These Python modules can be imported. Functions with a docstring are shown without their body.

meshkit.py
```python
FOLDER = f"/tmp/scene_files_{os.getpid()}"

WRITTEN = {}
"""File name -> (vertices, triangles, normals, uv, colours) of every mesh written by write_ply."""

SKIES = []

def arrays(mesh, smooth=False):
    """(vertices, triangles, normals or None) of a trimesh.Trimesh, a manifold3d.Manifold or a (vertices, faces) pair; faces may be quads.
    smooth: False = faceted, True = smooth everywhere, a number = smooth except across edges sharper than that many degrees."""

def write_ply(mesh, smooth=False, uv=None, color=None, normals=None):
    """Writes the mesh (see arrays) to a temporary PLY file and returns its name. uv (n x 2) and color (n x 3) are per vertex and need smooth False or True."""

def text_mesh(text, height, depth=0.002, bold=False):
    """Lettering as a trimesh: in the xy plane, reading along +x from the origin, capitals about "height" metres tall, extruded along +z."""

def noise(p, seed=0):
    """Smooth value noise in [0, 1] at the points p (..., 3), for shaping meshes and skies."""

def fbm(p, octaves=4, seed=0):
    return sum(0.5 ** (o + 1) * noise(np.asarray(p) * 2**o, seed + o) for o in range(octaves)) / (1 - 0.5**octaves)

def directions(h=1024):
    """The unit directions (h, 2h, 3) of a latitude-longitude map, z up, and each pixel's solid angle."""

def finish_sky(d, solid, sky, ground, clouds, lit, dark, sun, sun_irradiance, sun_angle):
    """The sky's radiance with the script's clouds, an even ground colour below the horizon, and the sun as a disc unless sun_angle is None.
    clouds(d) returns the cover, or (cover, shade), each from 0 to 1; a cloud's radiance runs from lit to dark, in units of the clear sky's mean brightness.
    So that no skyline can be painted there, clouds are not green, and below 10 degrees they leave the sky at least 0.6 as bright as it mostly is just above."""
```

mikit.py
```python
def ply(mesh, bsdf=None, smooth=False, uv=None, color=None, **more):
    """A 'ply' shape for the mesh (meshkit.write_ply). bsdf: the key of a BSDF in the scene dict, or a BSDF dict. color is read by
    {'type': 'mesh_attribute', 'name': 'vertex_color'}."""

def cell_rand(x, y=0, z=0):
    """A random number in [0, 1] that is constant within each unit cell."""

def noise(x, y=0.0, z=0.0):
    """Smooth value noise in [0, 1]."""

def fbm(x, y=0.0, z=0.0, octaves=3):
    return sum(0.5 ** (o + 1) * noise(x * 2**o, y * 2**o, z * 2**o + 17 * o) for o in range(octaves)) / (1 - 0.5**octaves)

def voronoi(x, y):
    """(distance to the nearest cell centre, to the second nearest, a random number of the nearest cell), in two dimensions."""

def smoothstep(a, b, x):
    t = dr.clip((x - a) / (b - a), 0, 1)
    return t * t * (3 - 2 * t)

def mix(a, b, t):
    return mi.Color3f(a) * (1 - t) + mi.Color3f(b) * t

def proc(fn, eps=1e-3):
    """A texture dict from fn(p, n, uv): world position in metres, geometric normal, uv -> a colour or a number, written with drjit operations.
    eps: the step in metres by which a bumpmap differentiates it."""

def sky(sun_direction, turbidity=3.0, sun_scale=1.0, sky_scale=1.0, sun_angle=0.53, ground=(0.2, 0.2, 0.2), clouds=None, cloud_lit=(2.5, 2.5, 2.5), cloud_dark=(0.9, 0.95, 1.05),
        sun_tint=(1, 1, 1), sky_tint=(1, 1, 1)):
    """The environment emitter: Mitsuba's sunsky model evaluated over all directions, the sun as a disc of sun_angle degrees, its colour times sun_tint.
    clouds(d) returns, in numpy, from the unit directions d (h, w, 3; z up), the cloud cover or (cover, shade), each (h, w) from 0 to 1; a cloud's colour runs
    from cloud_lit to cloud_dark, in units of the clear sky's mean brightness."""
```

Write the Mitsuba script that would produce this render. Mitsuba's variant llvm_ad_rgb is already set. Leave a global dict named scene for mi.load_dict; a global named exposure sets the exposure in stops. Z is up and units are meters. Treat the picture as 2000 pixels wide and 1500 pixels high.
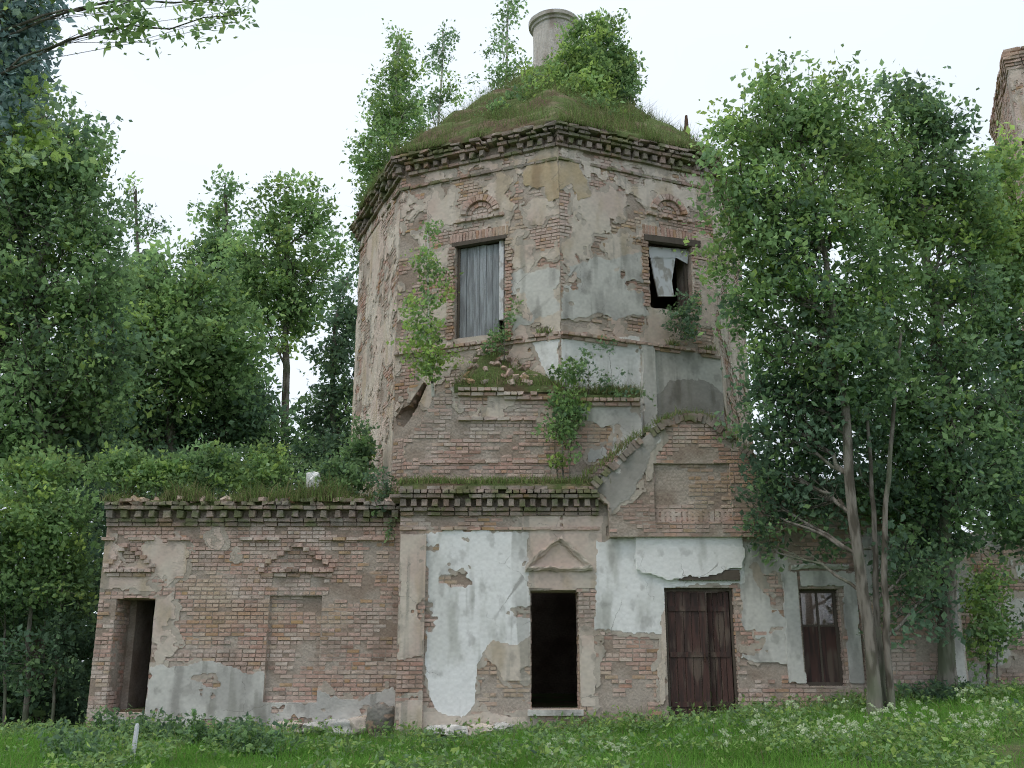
import math, random
import numpy as np, trimesh, shapely, mitsuba as mi, mikit, meshkit
from shapely.geometry import Polygon, box as sbox
from mikit import noise, fbm, mix, smoothstep

T = mi.ScalarTransform4f
scene, labels = {}, {}
rng = np.random.default_rng(7)

# ------------------------------------------------------------------ camera, sky, exposure
FOCAL, TANP, EYE = 1940.0, 0.278, np.array([0.0, 0.0, 1.6])      # focal length in pixels of the 2000 x 1500 photograph
P = math.atan(TANP)
FWD, UP = np.array([0, math.cos(P), math.sin(P)]), np.array([0, -math.sin(P), math.cos(P)])
scene['camera'] = {'type': 'perspective', 'fov': math.degrees(2 * math.atan(1000 / FOCAL)), 'fov_axis': 'x',
                   'near_clip': 0.1, 'far_clip': 2000.0,
                   'to_world': T().look_at(origin=EYE.tolist(), target=(EYE + FWD).tolist(), up=[0, 0, 1])}


def overcast(d):
    n = meshkit.fbm(d * np.array([2.0, 2.0, 4.0]) + 3.1, 4)
    return np.ones(d.shape[:2]), np.clip((n - 0.42) * 0.6, 0, 0.3)


scene['sky'] = mikit.sky((-0.35, -0.35, 0.8), turbidity=4, sun_scale=0.16, sun_angle=25, clouds=overcast,
                         cloud_lit=(2.62, 2.86, 3.16), cloud_dark=(1.85, 2.05, 2.3))
exposure = 1.75


def ray(px, py):
    return FWD + np.array([(px - 1000) / FOCAL, 0, 0]) + UP * (750 - py) / FOCAL


def at(px, py, Y):
    """The point of the plane y = Y that was measured at this pixel of the photograph."""
    d = ray(px, py)
    return EYE + d * (Y / d[1])


def scale_at(px, py, Y):
    return Y / ray(px, py)[1] / FOCAL


def ground_z(x, y):
    rise = np.clip(0.15 + 0.080 * np.maximum(np.asarray(x, float) + 0.6, 0), 0.15, 1.02)
    t = np.clip((np.asarray(y, float) - 8) / 12.0, 0, 1)
    return rise * t * t * (3 - 2 * t)


# ------------------------------------------------------------------ materials
def rgb(*c):
    return {'type': 'rgb', 'value': list(c)}


def principled(color, rough=0.9, **k):
    return {'type': 'twosided', 'bsdf': {'type': 'principled', 'base_color': color if isinstance(color, dict) else rgb(*color), 'roughness': rough, 'specular': 0.25, **k}}


def brick_color(p, n, uv):
    r, w = uv.x, uv.y
    c = mix((0.495, 0.405, 0.345), (0.47, 0.33, 0.28), smoothstep(0.2, 0.65, r))
    c = mix(c, (0.40, 0.265, 0.145), smoothstep(0.86, 0.92, r))
    c = mix(c, (0.235, 0.165, 0.13), smoothstep(0.08, 0.02, r))
    c = mix(c, (0.41, 0.215, 0.165), w * (0.55 + 0.45 * noise(r * 57.0)))
    lime = smoothstep(0.42, 0.70, fbm(p.x * 1.7, p.y * 1.7, p.z * 1.7, 5))
    broad = smoothstep(0.35, 0.65, fbm(p.x * 0.45 + 13, p.y * 0.45, p.z * 0.45, 3))
    c = mix(c, (0.53, 0.485, 0.445), (lime * 0.52 + 0.15 * broad) * (1 - 0.3 * w))
    grime = smoothstep(0.5, 0.75, fbm(p.x * 2.6 + 9, p.y * 2.6, p.z * 1.1, 3))
    c = mix(c, (0.17, 0.14, 0.115), grime * 0.45)
    ochre = smoothstep(0.56, 0.74, fbm(p.x * 0.8 + 31, p.y * 0.8, p.z * 0.8 + 4, 3))
    c = mix(c, (0.40, 0.31, 0.19), ochre * 0.4)
    return c * (0.75 + 0.5 * fbm(p.x * 22, p.y * 22, p.z * 22, 3))


scene['brick_mat'] = principled(mikit.proc(brick_color), 0.92)


def mossy_brick(p, n, uv):
    c = brick_color(p, n, uv) * 0.72
    c = mix(c, (0.17, 0.165, 0.145), smoothstep(0.40, 0.62, fbm(p.x * 2.1 + 3, p.y * 2.1, p.z * 2.1, 4)) * 0.55)
    return mix(c, (0.13, 0.155, 0.065), smoothstep(0.46, 0.64, fbm(p.x * 3.3 + 17, p.y * 3.3, p.z * 3.3, 4)) * 0.75)


scene['mossy_brick_mat'] = principled(mikit.proc(mossy_brick), 0.97)


def mortar_color(p, n, uv):
    c = mix((0.39, 0.335, 0.29), (0.285, 0.225, 0.185), smoothstep(0.35, 0.7, fbm(p.x * 1.9, p.y * 1.9, p.z * 1.9, 3)))
    return c * (0.65 + 0.7 * fbm(p.x * 30, p.y * 30, p.z * 30, 2))


scene['mortar_mat'] = principled(mikit.proc(mortar_color), 0.95)


def plaster(light, mid, stain, key, bump=0.012):
    def color(p, n, uv):
        c = mix(light, mid, smoothstep(0.40, 0.66, fbm(p.x * 1.25 + 5, p.y * 1.25, p.z * 0.9, 4)))
        c = mix(c, stain, smoothstep(0.50, 0.72, fbm(p.x * 3.4 + 2, p.y * 3.4, p.z * 0.8 + 11, 4)) * 0.7)
        c = mix(c, (0.13, 0.12, 0.105), smoothstep(0.60, 0.76, fbm(p.x * 5.0 + 21, p.y * 5, p.z * 3.0, 4)) * 0.3)
        wob = 0.35 * fbm(p.x * 3.1, p.y * 3.1, p.z * 3.1, 3)
        d1, d2, _ = mikit.voronoi((p.x + 0.8 * p.y) * 1.05 + wob, p.z * 0.85 + wob)
        crack = smoothstep(0.013, 0.003, d2 - d1) * smoothstep(0.55, 0.68, noise(p.x * 1.3 + 4, p.y * 1.3, p.z * 1.3))
        c = mix(c, (0.16, 0.15, 0.135), crack * 0.55)
        drip = smoothstep(0.58, 0.74, fbm((p.x + 0.8 * p.y) * 5.5, 3.0, p.z * 0.35 + 2, 3)) * smoothstep(0.35, 0.6, noise(p.x * 0.8 + 40, p.y * 0.8, p.z * 0.6))
        c = mix(c, (0.22, 0.215, 0.185), drip * 0.5)
        return c * (0.84 + 0.32 * fbm(p.x * 18, p.y * 18, p.z * 18, 3))

    def relief(p, n, uv):
        return fbm(p.x * 3.2, p.y * 3.2, p.z * 3.2, 4) + 0.25 * noise(p.x * 40, p.y * 40, p.z * 40)
    scene[key] = {'type': 'bumpmap', 'arbitrary': mikit.proc(relief, 0.004), 'scale': bump,
                  'bsdf': principled(mikit.proc(color), 0.95)}


plaster((0.765, 0.765, 0.765), (0.64, 0.64, 0.625), (0.42, 0.42, 0.39), 'white_plaster_mat')
plaster((0.565, 0.50, 0.435), (0.53, 0.43, 0.375), (0.42, 0.34, 0.24), 'tan_plaster_mat', 0.035)
plaster((0.45, 0.36, 0.24), (0.45, 0.385, 0.31), (0.27, 0.19, 0.12), 'ochre_plaster_mat', 0.03)
plaster((0.56, 0.55, 0.52), (0.42, 0.41, 0.39), (0.25, 0.24, 0.225), 'grey_plaster_mat', 0.02)
plaster((0.46, 0.41, 0.355), (0.40, 0.345, 0.295), (0.30, 0.25, 0.20), 'undercoat_mat', 0.03)
plaster((0.52, 0.49, 0.455), (0.40, 0.36, 0.325), (0.24, 0.19, 0.16), 'lantern_mat', 0.02)
plaster((0.37, 0.35, 0.325), (0.27, 0.255, 0.235), (0.15, 0.14, 0.12), 'soot_plaster_mat', 0.05)
plaster((0.30, 0.305, 0.30), (0.23, 0.235, 0.225), (0.13, 0.135, 0.115), 'cement_mat', 0.03)


def soil_color(p, n, uv):
    c = mix((0.115, 0.085, 0.055), (0.095, 0.125, 0.045), smoothstep(0.34, 0.56, fbm(p.x * 1.6, p.y * 1.6, p.z * 1.6, 4)))
    c = mix(c, (0.20, 0.165, 0.11), smoothstep(0.55, 0.75, fbm(p.x * 4 + 7, p.y * 4, p.z * 4, 3)) * 0.6)
    return c * (0.6 + 0.8 * fbm(p.x * 14, p.y * 14, p.z * 14, 3))


scene['soil_mat'] = principled(mikit.proc(soil_color), 1.0)


def crumble_color(p, n, uv):
    c = mix((0.22, 0.21, 0.19), (0.11, 0.10, 0.085), smoothstep(0.35, 0.65, fbm(p.x * 3.1, p.y * 3.1, p.z * 3.1, 4)))
    c = mix(c, (0.10, 0.12, 0.05), smoothstep(0.52, 0.66, fbm(p.x * 1.9 + 3, p.y * 1.9, p.z * 1.9, 3)) * 0.8)
    c = mix(c, (0.36, 0.25, 0.19), smoothstep(0.60, 0.68, fbm(p.x * 5.1 + 8, p.y * 5.1, p.z * 7.1, 3)) * 0.8)
    return c * (0.6 + 0.8 * fbm(p.x * 22, p.y * 22, p.z * 22, 3))


scene['crumble_mat'] = {'type': 'bumpmap', 'arbitrary': mikit.proc(lambda p, n, uv: fbm(p.x * 9, p.y * 9, p.z * 9, 4), 0.004), 'scale': 0.05, 'bsdf': principled(mikit.proc(crumble_color), 1.0)}


def ground_color(p, n, uv):
    c = mix((0.06, 0.11, 0.028), (0.08, 0.09, 0.04), smoothstep(0.5, 0.75, fbm(p.x * 0.9, p.y * 0.9, 0.0, 4)))
    return c * (0.6 + 0.8 * fbm(p.x * 9, p.y * 9, 0.0, 3))


scene['ground_mat'] = principled(mikit.proc(ground_color), 1.0)


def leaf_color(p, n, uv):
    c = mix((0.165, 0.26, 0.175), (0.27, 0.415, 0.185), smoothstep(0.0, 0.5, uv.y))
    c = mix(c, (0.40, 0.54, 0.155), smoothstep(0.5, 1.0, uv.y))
    c = mix(c, (0.30, 0.42, 0.42), smoothstep(1.1, 1.6, uv.y))  # sky glare on the near tree, put into its leaf colour as blue
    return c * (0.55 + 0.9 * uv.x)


def leaf_mat(fn, trans=1.15, rough=0.45):
    return {'type': 'principledthin', 'base_color': mikit.proc(fn), 'roughness': rough, 'diff_trans': trans, 'eta': 1.4}


scene['leaf_mat'] = leaf_mat(leaf_color)


def grass_color(p, n, uv):
    c = mix((0.125, 0.29, 0.050), (0.21, 0.42, 0.085), uv.x)
    c = mix(c, (0.27, 0.25, 0.13), smoothstep(0.9, 1.0, uv.y))
    return c * (0.75 + 0.5 * noise(p.x * 0.9, p.y * 0.9))


scene['grass_mat'] = leaf_mat(grass_color, 0.8, 0.6)


def dry_color(p, n, uv):
    c = mix((0.25, 0.225, 0.125), (0.19, 0.275, 0.09), smoothstep(0.2, 0.6, uv.x))
    return c * (0.7 + 0.6 * uv.y)


scene['dry_grass_mat'] = leaf_mat(dry_color, 0.6, 0.7)
scene['petal_mat'] = leaf_mat(lambda p, n, uv: mix((0.42, 0.55, 0.28), (0.70, 0.75, 0.58), uv.x), 0.7, 0.7)


def bark_color(p, n, uv):
    c = mix((0.21, 0.19, 0.165), (0.085, 0.075, 0.06), smoothstep(0.35, 0.65, fbm(p.x * 14, p.y * 14, p.z * 2.5, 3)))
    return mix(c, (0.13, 0.155, 0.10), smoothstep(0.5, 0.7, fbm(p.x * 2, p.y * 2, p.z * 1.2 + 3, 3)) * 0.6)


scene['bark_mat'] = principled(mikit.proc(bark_color), 0.95)


def birch_color(p, n, uv):
    c = mix((0.60, 0.58, 0.53), (0.10, 0.09, 0.08), smoothstep(0.60, 0.66, fbm(p.x * 3, p.y * 3, p.z * 12, 2)))
    return c * (0.8 + 0.3 * noise(p.x * 9, p.y * 9, p.z * 9))


scene['birch_mat'] = principled(mikit.proc(birch_color), 0.8)


def door_color(p, n, uv):
    g = fbm(p.x * 26, p.y * 26, p.z * 1.6, 3)
    c = mix((0.085, 0.046, 0.040), (0.050, 0.034, 0.031), smoothstep(0.35, 0.65, g))
    return mix(c, (0.135, 0.105, 0.085), smoothstep(0.56, 0.72, fbm(p.x * 7, p.y * 7, p.z * 1.3 + 5, 3)) * 0.75)


scene['door_mat'] = principled(mikit.proc(door_color), 0.75)


def grey_wood(p, n, uv):
    g = fbm(p.x * 30, p.y * 30, p.z * 1.8, 3)
    return mix((0.30, 0.325, 0.35), (0.19, 0.20, 0.215), smoothstep(0.3, 0.7, g)) * (0.82 + 0.36 * noise(p.x * 5.1, p.y * 5.1, 1.0))


scene['grey_wood_mat'] = principled(mikit.proc(grey_wood), 0.8)
scene['dark_wood_mat'] = principled(mikit.proc(lambda p, n, uv: mix((0.075, 0.06, 0.05), (0.13, 0.11, 0.09), fbm(p.x * 20, p.y * 20, p.z * 3, 3))), 0.85)
scene['white_paint_mat'] = principled(mikit.proc(lambda p, n, uv: mix((0.62, 0.63, 0.66), (0.38, 0.36, 0.34), smoothstep(0.5, 0.68, fbm(p.x * 9, p.y * 9, p.z * 4, 3)))), 0.7)
scene['rust_mat'] = principled(mikit.proc(lambda p, n, uv: mix((0.15, 0.085, 0.05), (0.07, 0.055, 0.05), fbm(p.x * 12, p.y * 12, p.z * 12, 3))), 0.8, metallic=0.3)
scene['pane_mat'] = {'type': 'thindielectric', 'int_ior': 1.5}


# ------------------------------------------------------------------ entries
taken = {}


def numbered(key):
    k = taken.get(key, 0)
    taken[key] = k + 1
    return key if k == 0 else f'{key}_{k:03d}'


def obj(name, mesh, mat, parent=None, smooth=False, uv=None, **tags):
    key = numbered(f'{parent}__{name}' if parent else name)
    scene[key] = mikit.ply(mesh, mat, smooth=smooth, uv=uv)
    if tags:
        labels[key] = tags
    return key


def thing(name, label, category, group=None):
    key = numbered(name)
    labels[key] = {'label': label, 'category': category}
    if group:
        labels[key]['group'] = group
    return key


# ------------------------------------------------------------------ mesh helpers
class Face:
    """An upright wall face from P0 to P1 seen from outside with P0 on the left; d is metres out of the face."""

    def __init__(self, p0, p1):
        self.o = np.array([p0[0], p0[1], 0.0])
        e = np.array([p1[0] - p0[0], p1[1] - p0[1], 0.0])
        self.w = np.linalg.norm(e)
        self.u = e / self.w
        self.n = np.cross(self.u, [0, 0, 1])

    def pt(self, u, z, d=0.0):
        u, z, d = np.broadcast_arrays(np.asarray(u, float), np.asarray(z, float), np.asarray(d, float))
        return self.o + u[..., None] * self.u + z[..., None] * np.array([0, 0, 1.0]) + d[..., None] * self.n

    def on(self, px, py):
        """(u, z) of what the photograph shows at this pixel on the face."""
        r = ray(px, py)
        t = np.dot(self.o - EYE, self.n) / np.dot(r, self.n)
        q = EYE + r * t
        return float(np.dot(q - self.o, self.u)), float(q[2])

    def poly(self, pts):
        return Polygon([self.on(*p) for p in pts])

    def rect(self, x0, y0, x1, y1):
        (a, b), (c, d) = self.on(x0, y1), self.on(x1, y0)
        (e, f), (g, h) = self.on(x0, y0), self.on(x1, y1)
        return sbox((a + e) / 2, (b + h) / 2, (c + g) / 2, (d + f) / 2)


def polys(g):
    if g.is_empty:
        return []
    return [q for q in getattr(g, 'geoms', [g]) if q.geom_type == 'Polygon' and q.area > 0.0015]


def slab(face, poly, d0, d1):
    """The polygon of the face as a solid from d0 to d1."""
    ms = []
    for q in polys(poly):
        m = trimesh.creation.extrude_polygon(q, d1 - d0, engine='earcut')
        v = m.vertices
        ms.append((face.pt(v[:, 0], v[:, 1], v[:, 2] + d0), m.faces[:, ::-1] if np.linalg.det([face.u, [0, 0, 1], face.n]) < 0 else m.faces))
    return join(ms)


def join(ms):
    ms = [m for m in ms if len(m[0])]
    at_ = np.cumsum([0] + [len(m[0]) for m in ms])
    return np.vstack([np.asarray(m[0], float) for m in ms]), np.vstack([np.asarray(m[1]) + a for m, a in zip(ms, at_)])


BF = np.array([[0, 1, 2], [0, 2, 3], [0, 4, 5], [0, 5, 1], [1, 5, 6], [1, 6, 2], [2, 6, 7], [2, 7, 3], [3, 7, 4], [3, 4, 0]])
BF12 = np.vstack([BF, [[4, 6, 5], [4, 7, 6]]])


def solid(x0, x1, y0, y1, z0, z1):
    m = trimesh.creation.box(bounds=[[min(x0, x1), min(y0, y1), min(z0, z1)], [max(x0, x1), max(y0, y1), max(z0, z1)]])
    return m.vertices, m.faces


def beam(a, b, w, h, up=(0, 0, 1)):
    """A square timber from a to b."""
    a, b = np.asarray(a, float), np.asarray(b, float)
    t = (b - a) / np.linalg.norm(b - a)
    s = np.cross(t, up)
    s /= np.linalg.norm(s)
    q = np.cross(s, t)
    o = [(-s * w - q * h) / 2, (s * w - q * h) / 2, (s * w + q * h) / 2, (-s * w + q * h) / 2]
    return np.array([a + x for x in o] + [b + x for x in o]), BF12


def tube(points, radii, sides=6):
    p = np.asarray(points, float)
    r = np.broadcast_to(radii, (len(p),))
    t = np.gradient(p, axis=0)
    t /= np.linalg.norm(t, axis=1, keepdims=True) + 1e-12
    a = np.cross(t, np.where(np.abs(t[:, 2:]) < 0.9, [0, 0, 1.0], [1.0, 0, 0]))
    a /= np.linalg.norm(a, axis=1, keepdims=True) + 1e-12
    b, ang = np.cross(t, a), np.arange(sides) * 2 * np.pi / sides
    v = p[:, None] + r[:, None, None] * (np.cos(ang)[None, :, None] * a[:, None] + np.sin(ang)[None, :, None] * b[:, None])
    i, j = np.meshgrid(np.arange(len(p) - 1), np.arange(sides), indexing='ij')
    q = np.stack([i * sides + j, i * sides + (j + 1) % sides, (i + 1) * sides + (j + 1) % sides, (i + 1) * sides + j], -1).reshape(-1, 4)
    return v.reshape(-1, 3), np.vstack([q[:, [0, 1, 2]], q[:, [0, 2, 3]]])


def smooth_path(pts, n=14, wob=0.05, r=rng):
    p = np.asarray(pts, float)
    k = np.concatenate([[0], np.cumsum(np.linalg.norm(np.diff(p, axis=0), axis=1))])
    t = np.linspace(0, k[-1], n)
    q = np.stack([np.interp(t, k, p[:, i]) for i in range(3)], 1)
    for _ in range(2):
        q[1:-1] = (q[:-2] + 2 * q[1:-1] + q[2:]) / 4
    q[1:-1] += r.normal(0, wob, (n - 2, 3))
    return q


# ------------------------------------------------------------------ brick walls
BL, BH, JOINT = 0.265, 0.083, 0.013


class Bricks:
    """Collects bricks: 8 corners each (front face first) and a (tone, rawness) pair."""

    def __init__(self):
        self.v, self.uv = [], []

    def add(self, face, u0, u1, z0, z1, d0, d1, raw=0.2, jit=0.004):
        c = 0.004
        u = np.array([u0 + c, u1 - c, u1 - c, u0 + c, u0, u1, u1, u0]) + rng.normal(0, jit, 8)
        z = np.array([z0 + c, z0 + c, z1 - c, z1 - c, z0, z0, z1, z1]) + rng.normal(0, jit * 0.7, 8)
        d = np.array([d1] * 4 + [d0] * 4) + np.concatenate([rng.normal(0, jit, 4), np.zeros(4)])
        self.v.append(face.pt(u, z, d))
        self.uv.append((rng.random(), float(np.clip(raw + rng.normal(0, 0.22), 0, 1))))

    def emit(self, parent, single=300, name='brick', rest='brickwork', mat='brick_mat'):
        if not self.v:
            return
        v, uv = np.array(self.v), np.array(self.uv)
        size = np.linalg.norm(v[:, 1] - v[:, 0], axis=1) * np.linalg.norm(v[:, 3] - v[:, 0], axis=1)
        rank = size / np.linalg.norm(v[:, 0] - EYE, axis=1) ** 2 * (0.7 + 0.3 * np.random.default_rng(3).random(len(v)))
        order = np.argsort(-rank)
        for i in order[:single]:
            obj(name, (v[i], BF12), mat, parent, uv=np.repeat(uv[i][None], 8, 0))
        left = order[single:]
        if len(left):
            n = len(left)
            f = (BF[None] + (np.arange(n) * 8)[:, None, None]).reshape(-1, 3)
            obj(rest, (v[left].reshape(-1, 3), f), mat, parent, uv=np.repeat(uv[left], 8, 0), kind='stuff')


def rough_poly(face, base, holes=0.0, warp=0.10, step=0.034, seed=0, freq=1.6):
    """The polygon with a ragged outline and, where the noise is high, holes: what is left of a coat of plaster."""
    if base.is_empty:
        return base
    a, b, c, d = base.bounds
    us, zs = np.arange(a - 0.2, c + 0.2, step), np.arange(b - 0.2, d + 0.2, step)
    U, Z = np.meshgrid(us, zs)
    q = np.stack([U, Z, U * 0 + seed * 7.3], -1)
    wu = (meshkit.fbm(q * 2.2, 4, seed) - 0.5) * 4 * warp
    wz = (meshkit.fbm(q * 2.2 + 50, 4, seed) - 0.5) * 4 * warp
    wu += (meshkit.fbm(q * 9.0 + 70, 3, seed) - 0.5) * 0.9 * warp
    wz += (meshkit.fbm(q * 9.0 + 90, 3, seed) - 0.5) * 0.9 * warp
    keep = shapely.contains_xy(base, U + wu, Z + wz)
    if holes > 0:
        keep &= meshkit.fbm(q * freq + 20, 4, seed + 3) + 0.22 * (meshkit.fbm(q * 8.0 + 33, 3, seed + 4) - 0.5) > holes
    boxes = []
    for k, z in enumerate(zs):
        row = np.diff(np.concatenate([[0], keep[k].astype(int), [0]]))
        for s, e in zip(np.nonzero(row == 1)[0], np.nonzero(row == -1)[0]):
            boxes.append(sbox(us[s], z, us[e - 1] + step, z + step * 1.001))
    if not boxes:
        return Polygon()
    g = shapely.unary_union(boxes).buffer(-0.012).buffer(0.03, quad_segs=1).buffer(-0.018, quad_segs=1).simplify(0.009)
    return shapely.unary_union([q for q in polys(g) if q.area > 0.006])


def brick_fill(bk, face, area, covered=None, raw=0.2, loss=0.0, seed=0, raw_fn=None, depth=0.0):
    """Courses of bricks over the area (u, z); bricks hidden under plaster are left out, decayed ones sit back."""
    a, b, c, d = area.bounds
    jobs = []
    for row in range(int(math.floor(b / BH)), int(math.ceil(d / BH))):
        header = row % 3 == 2
        L = BL / 2 if header else BL
        off = (0.13 if row % 2 else 0.0) + 0.02 * math.sin(row * 12.9)
        for col in range(int((a - off) / L) - 1, int((c - off) / L) + 2):
            u0, z0 = col * L + off, row * BH
            jobs.append((u0, z0, u0 + L - JOINT, z0 + BH - JOINT))
    J = np.array(jobs)
    bx = shapely.box(J[:, 0], J[:, 1], J[:, 2], J[:, 3])
    shapely.prepare(area)
    inside = shapely.contains_properly(area, bx)
    touch = shapely.intersects(area, bx) & ~inside
    hid = np.zeros(len(J), bool)
    if covered is not None and not covered.is_empty:
        core = covered.buffer(-0.03)
        shapely.prepare(core)
        hid = shapely.contains_properly(core, bx)
    q = np.stack([(J[:, 0] + J[:, 2]) / 2, (J[:, 1] + J[:, 3]) / 2, np.full(len(J), seed * 3.7)], -1)
    big, fine = meshkit.fbm(q * 0.9, 3, seed), meshkit.fbm(q * 2.7 + 9, 3, seed + 1)
    for k in np.nonzero((inside | touch) & ~hid)[0]:
        u0, z0, u1, z1 = J[k]
        if touch[k]:
            g = area.intersection(bx[k])
            if g.area < 0.0025:
                continue
            u0, z0, u1, z1 = g.bounds
            if u1 - u0 < 0.04 or z1 - z0 < 0.025 or g.area < 0.6 * (u1 - u0) * (z1 - z0):
                continue
        out = rng.normal(0, 0.005) + (big[k] - 0.5) * 0.03
        if fine[k] < loss:
            out -= 0.02 + 0.10 * (loss - fine[k]) / max(loss, 0.1) + rng.random() * 0.02
            if rng.random() < 0.25:
                continue
        r = raw if raw_fn is None else raw_fn(q[k, 0], q[k, 1])
        bk.add(face, u0, u1, z0, z1, -0.17 + depth, out + depth, r + (big[k] - 0.5) * 0.7)


def course(bk, face, u0, u1, z0, h, out, length=0.265, gap=0.013, missing=0.04, raw=0.2, back=-0.1, jit=0.006):
    u = u0
    while u < u1 - 0.03:
        e = min(u + length, u1)
        if rng.random() > missing and e - u > 0.03:
            bk.add(face, u, e - 0.0, z0, z0 + h - 0.008, back, out + rng.normal(0, 0.008), raw, jit)
        u += length + gap


def arch(bk, face, uc, zc, r, a0, a1, thick, out, raw=0.4, back=-0.05, n=None):
    n = n or max(4, int(r * abs(a1 - a0) / 0.085))
    for k in range(n):
        t0, t1 = a0 + (a1 - a0) * k / n, a0 + (a1 - a0) * (k + 0.86) / n
        pts = [(uc + rr * math.cos(t), zc + rr * math.sin(t)) for rr, t in ((r, t0), (r + thick, t0), (r + thick, t1), (r, t1))]
        if a1 > a0:
            pts = [pts[0], pts[1], pts[2], pts[3]]
        u, z = np.array([p[0] for p in pts] * 2), np.array([p[1] for p in pts] * 2)
        d = np.array([out] * 4 + [back] * 4) + np.concatenate([rng.normal(0, 0.006, 4), np.zeros(4)])
        bk.v.append(face.pt(u, z, d))
        bk.uv.append((rng.random(), float(np.clip(raw + rng.normal(0, 0.2), 0, 1))))


def moulding(face, pts, w, out, back=-0.02):
    """A plastered moulding along the points (u, z): a rounded bar that stands out of the wall."""
    ms = []
    for (a, b), (c, d) in zip(pts[:-1], pts[1:]):
        L = math.hypot(c - a, d - b)
        n = max(2, int(L / 0.07))
        ph = rng.random() * 50
        tx, tz = (c - a) / L, (d - b) / L
        prof = [(-w / 2, back), (-w / 2, out * 0.55), (-w * 0.2, out * 0.7), (w * 0.05, out), (w / 2, out), (w / 2, back)]
        vs = []
        for k in range(n + 1):
            s = k / n
            er = (float(meshkit.fbm(np.array([s * L * 2.3, ph, 0.0]), 4)) - 0.5) * 2
            j = rng.normal(0, 0.010, (len(prof), 2)) + np.array([0.05 * er, 0.30 * er * min(1, out * 2.5)])
            vs.append([face.pt(a + (c - a) * s - tz * (x + jj[0]), b + (d - b) * s + tx * (x + jj[0]), y + (jj[1] if y > 0 else 0)) for (x, y), jj in zip(prof, j)])
        vs = np.array(vs)
        m = len(prof)
        f = []
        for k in range(n):
            for i in range(m):
                i2 = (i + 1) % m
                f += [[k * m + i, (k + 1) * m + i, (k + 1) * m + i2], [k * m + i, (k + 1) * m + i2, k * m + i2]]
        for k0, flip in ((0, 1), (n * m, 0)):
            for i in range(1, m - 1):
                t = [k0, k0 + i, k0 + i + 1]
                f.append(t[::-1] if flip else t)
        ms.append((vs.reshape(-1, 3), np.array(f)))
    return join(ms)


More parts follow.
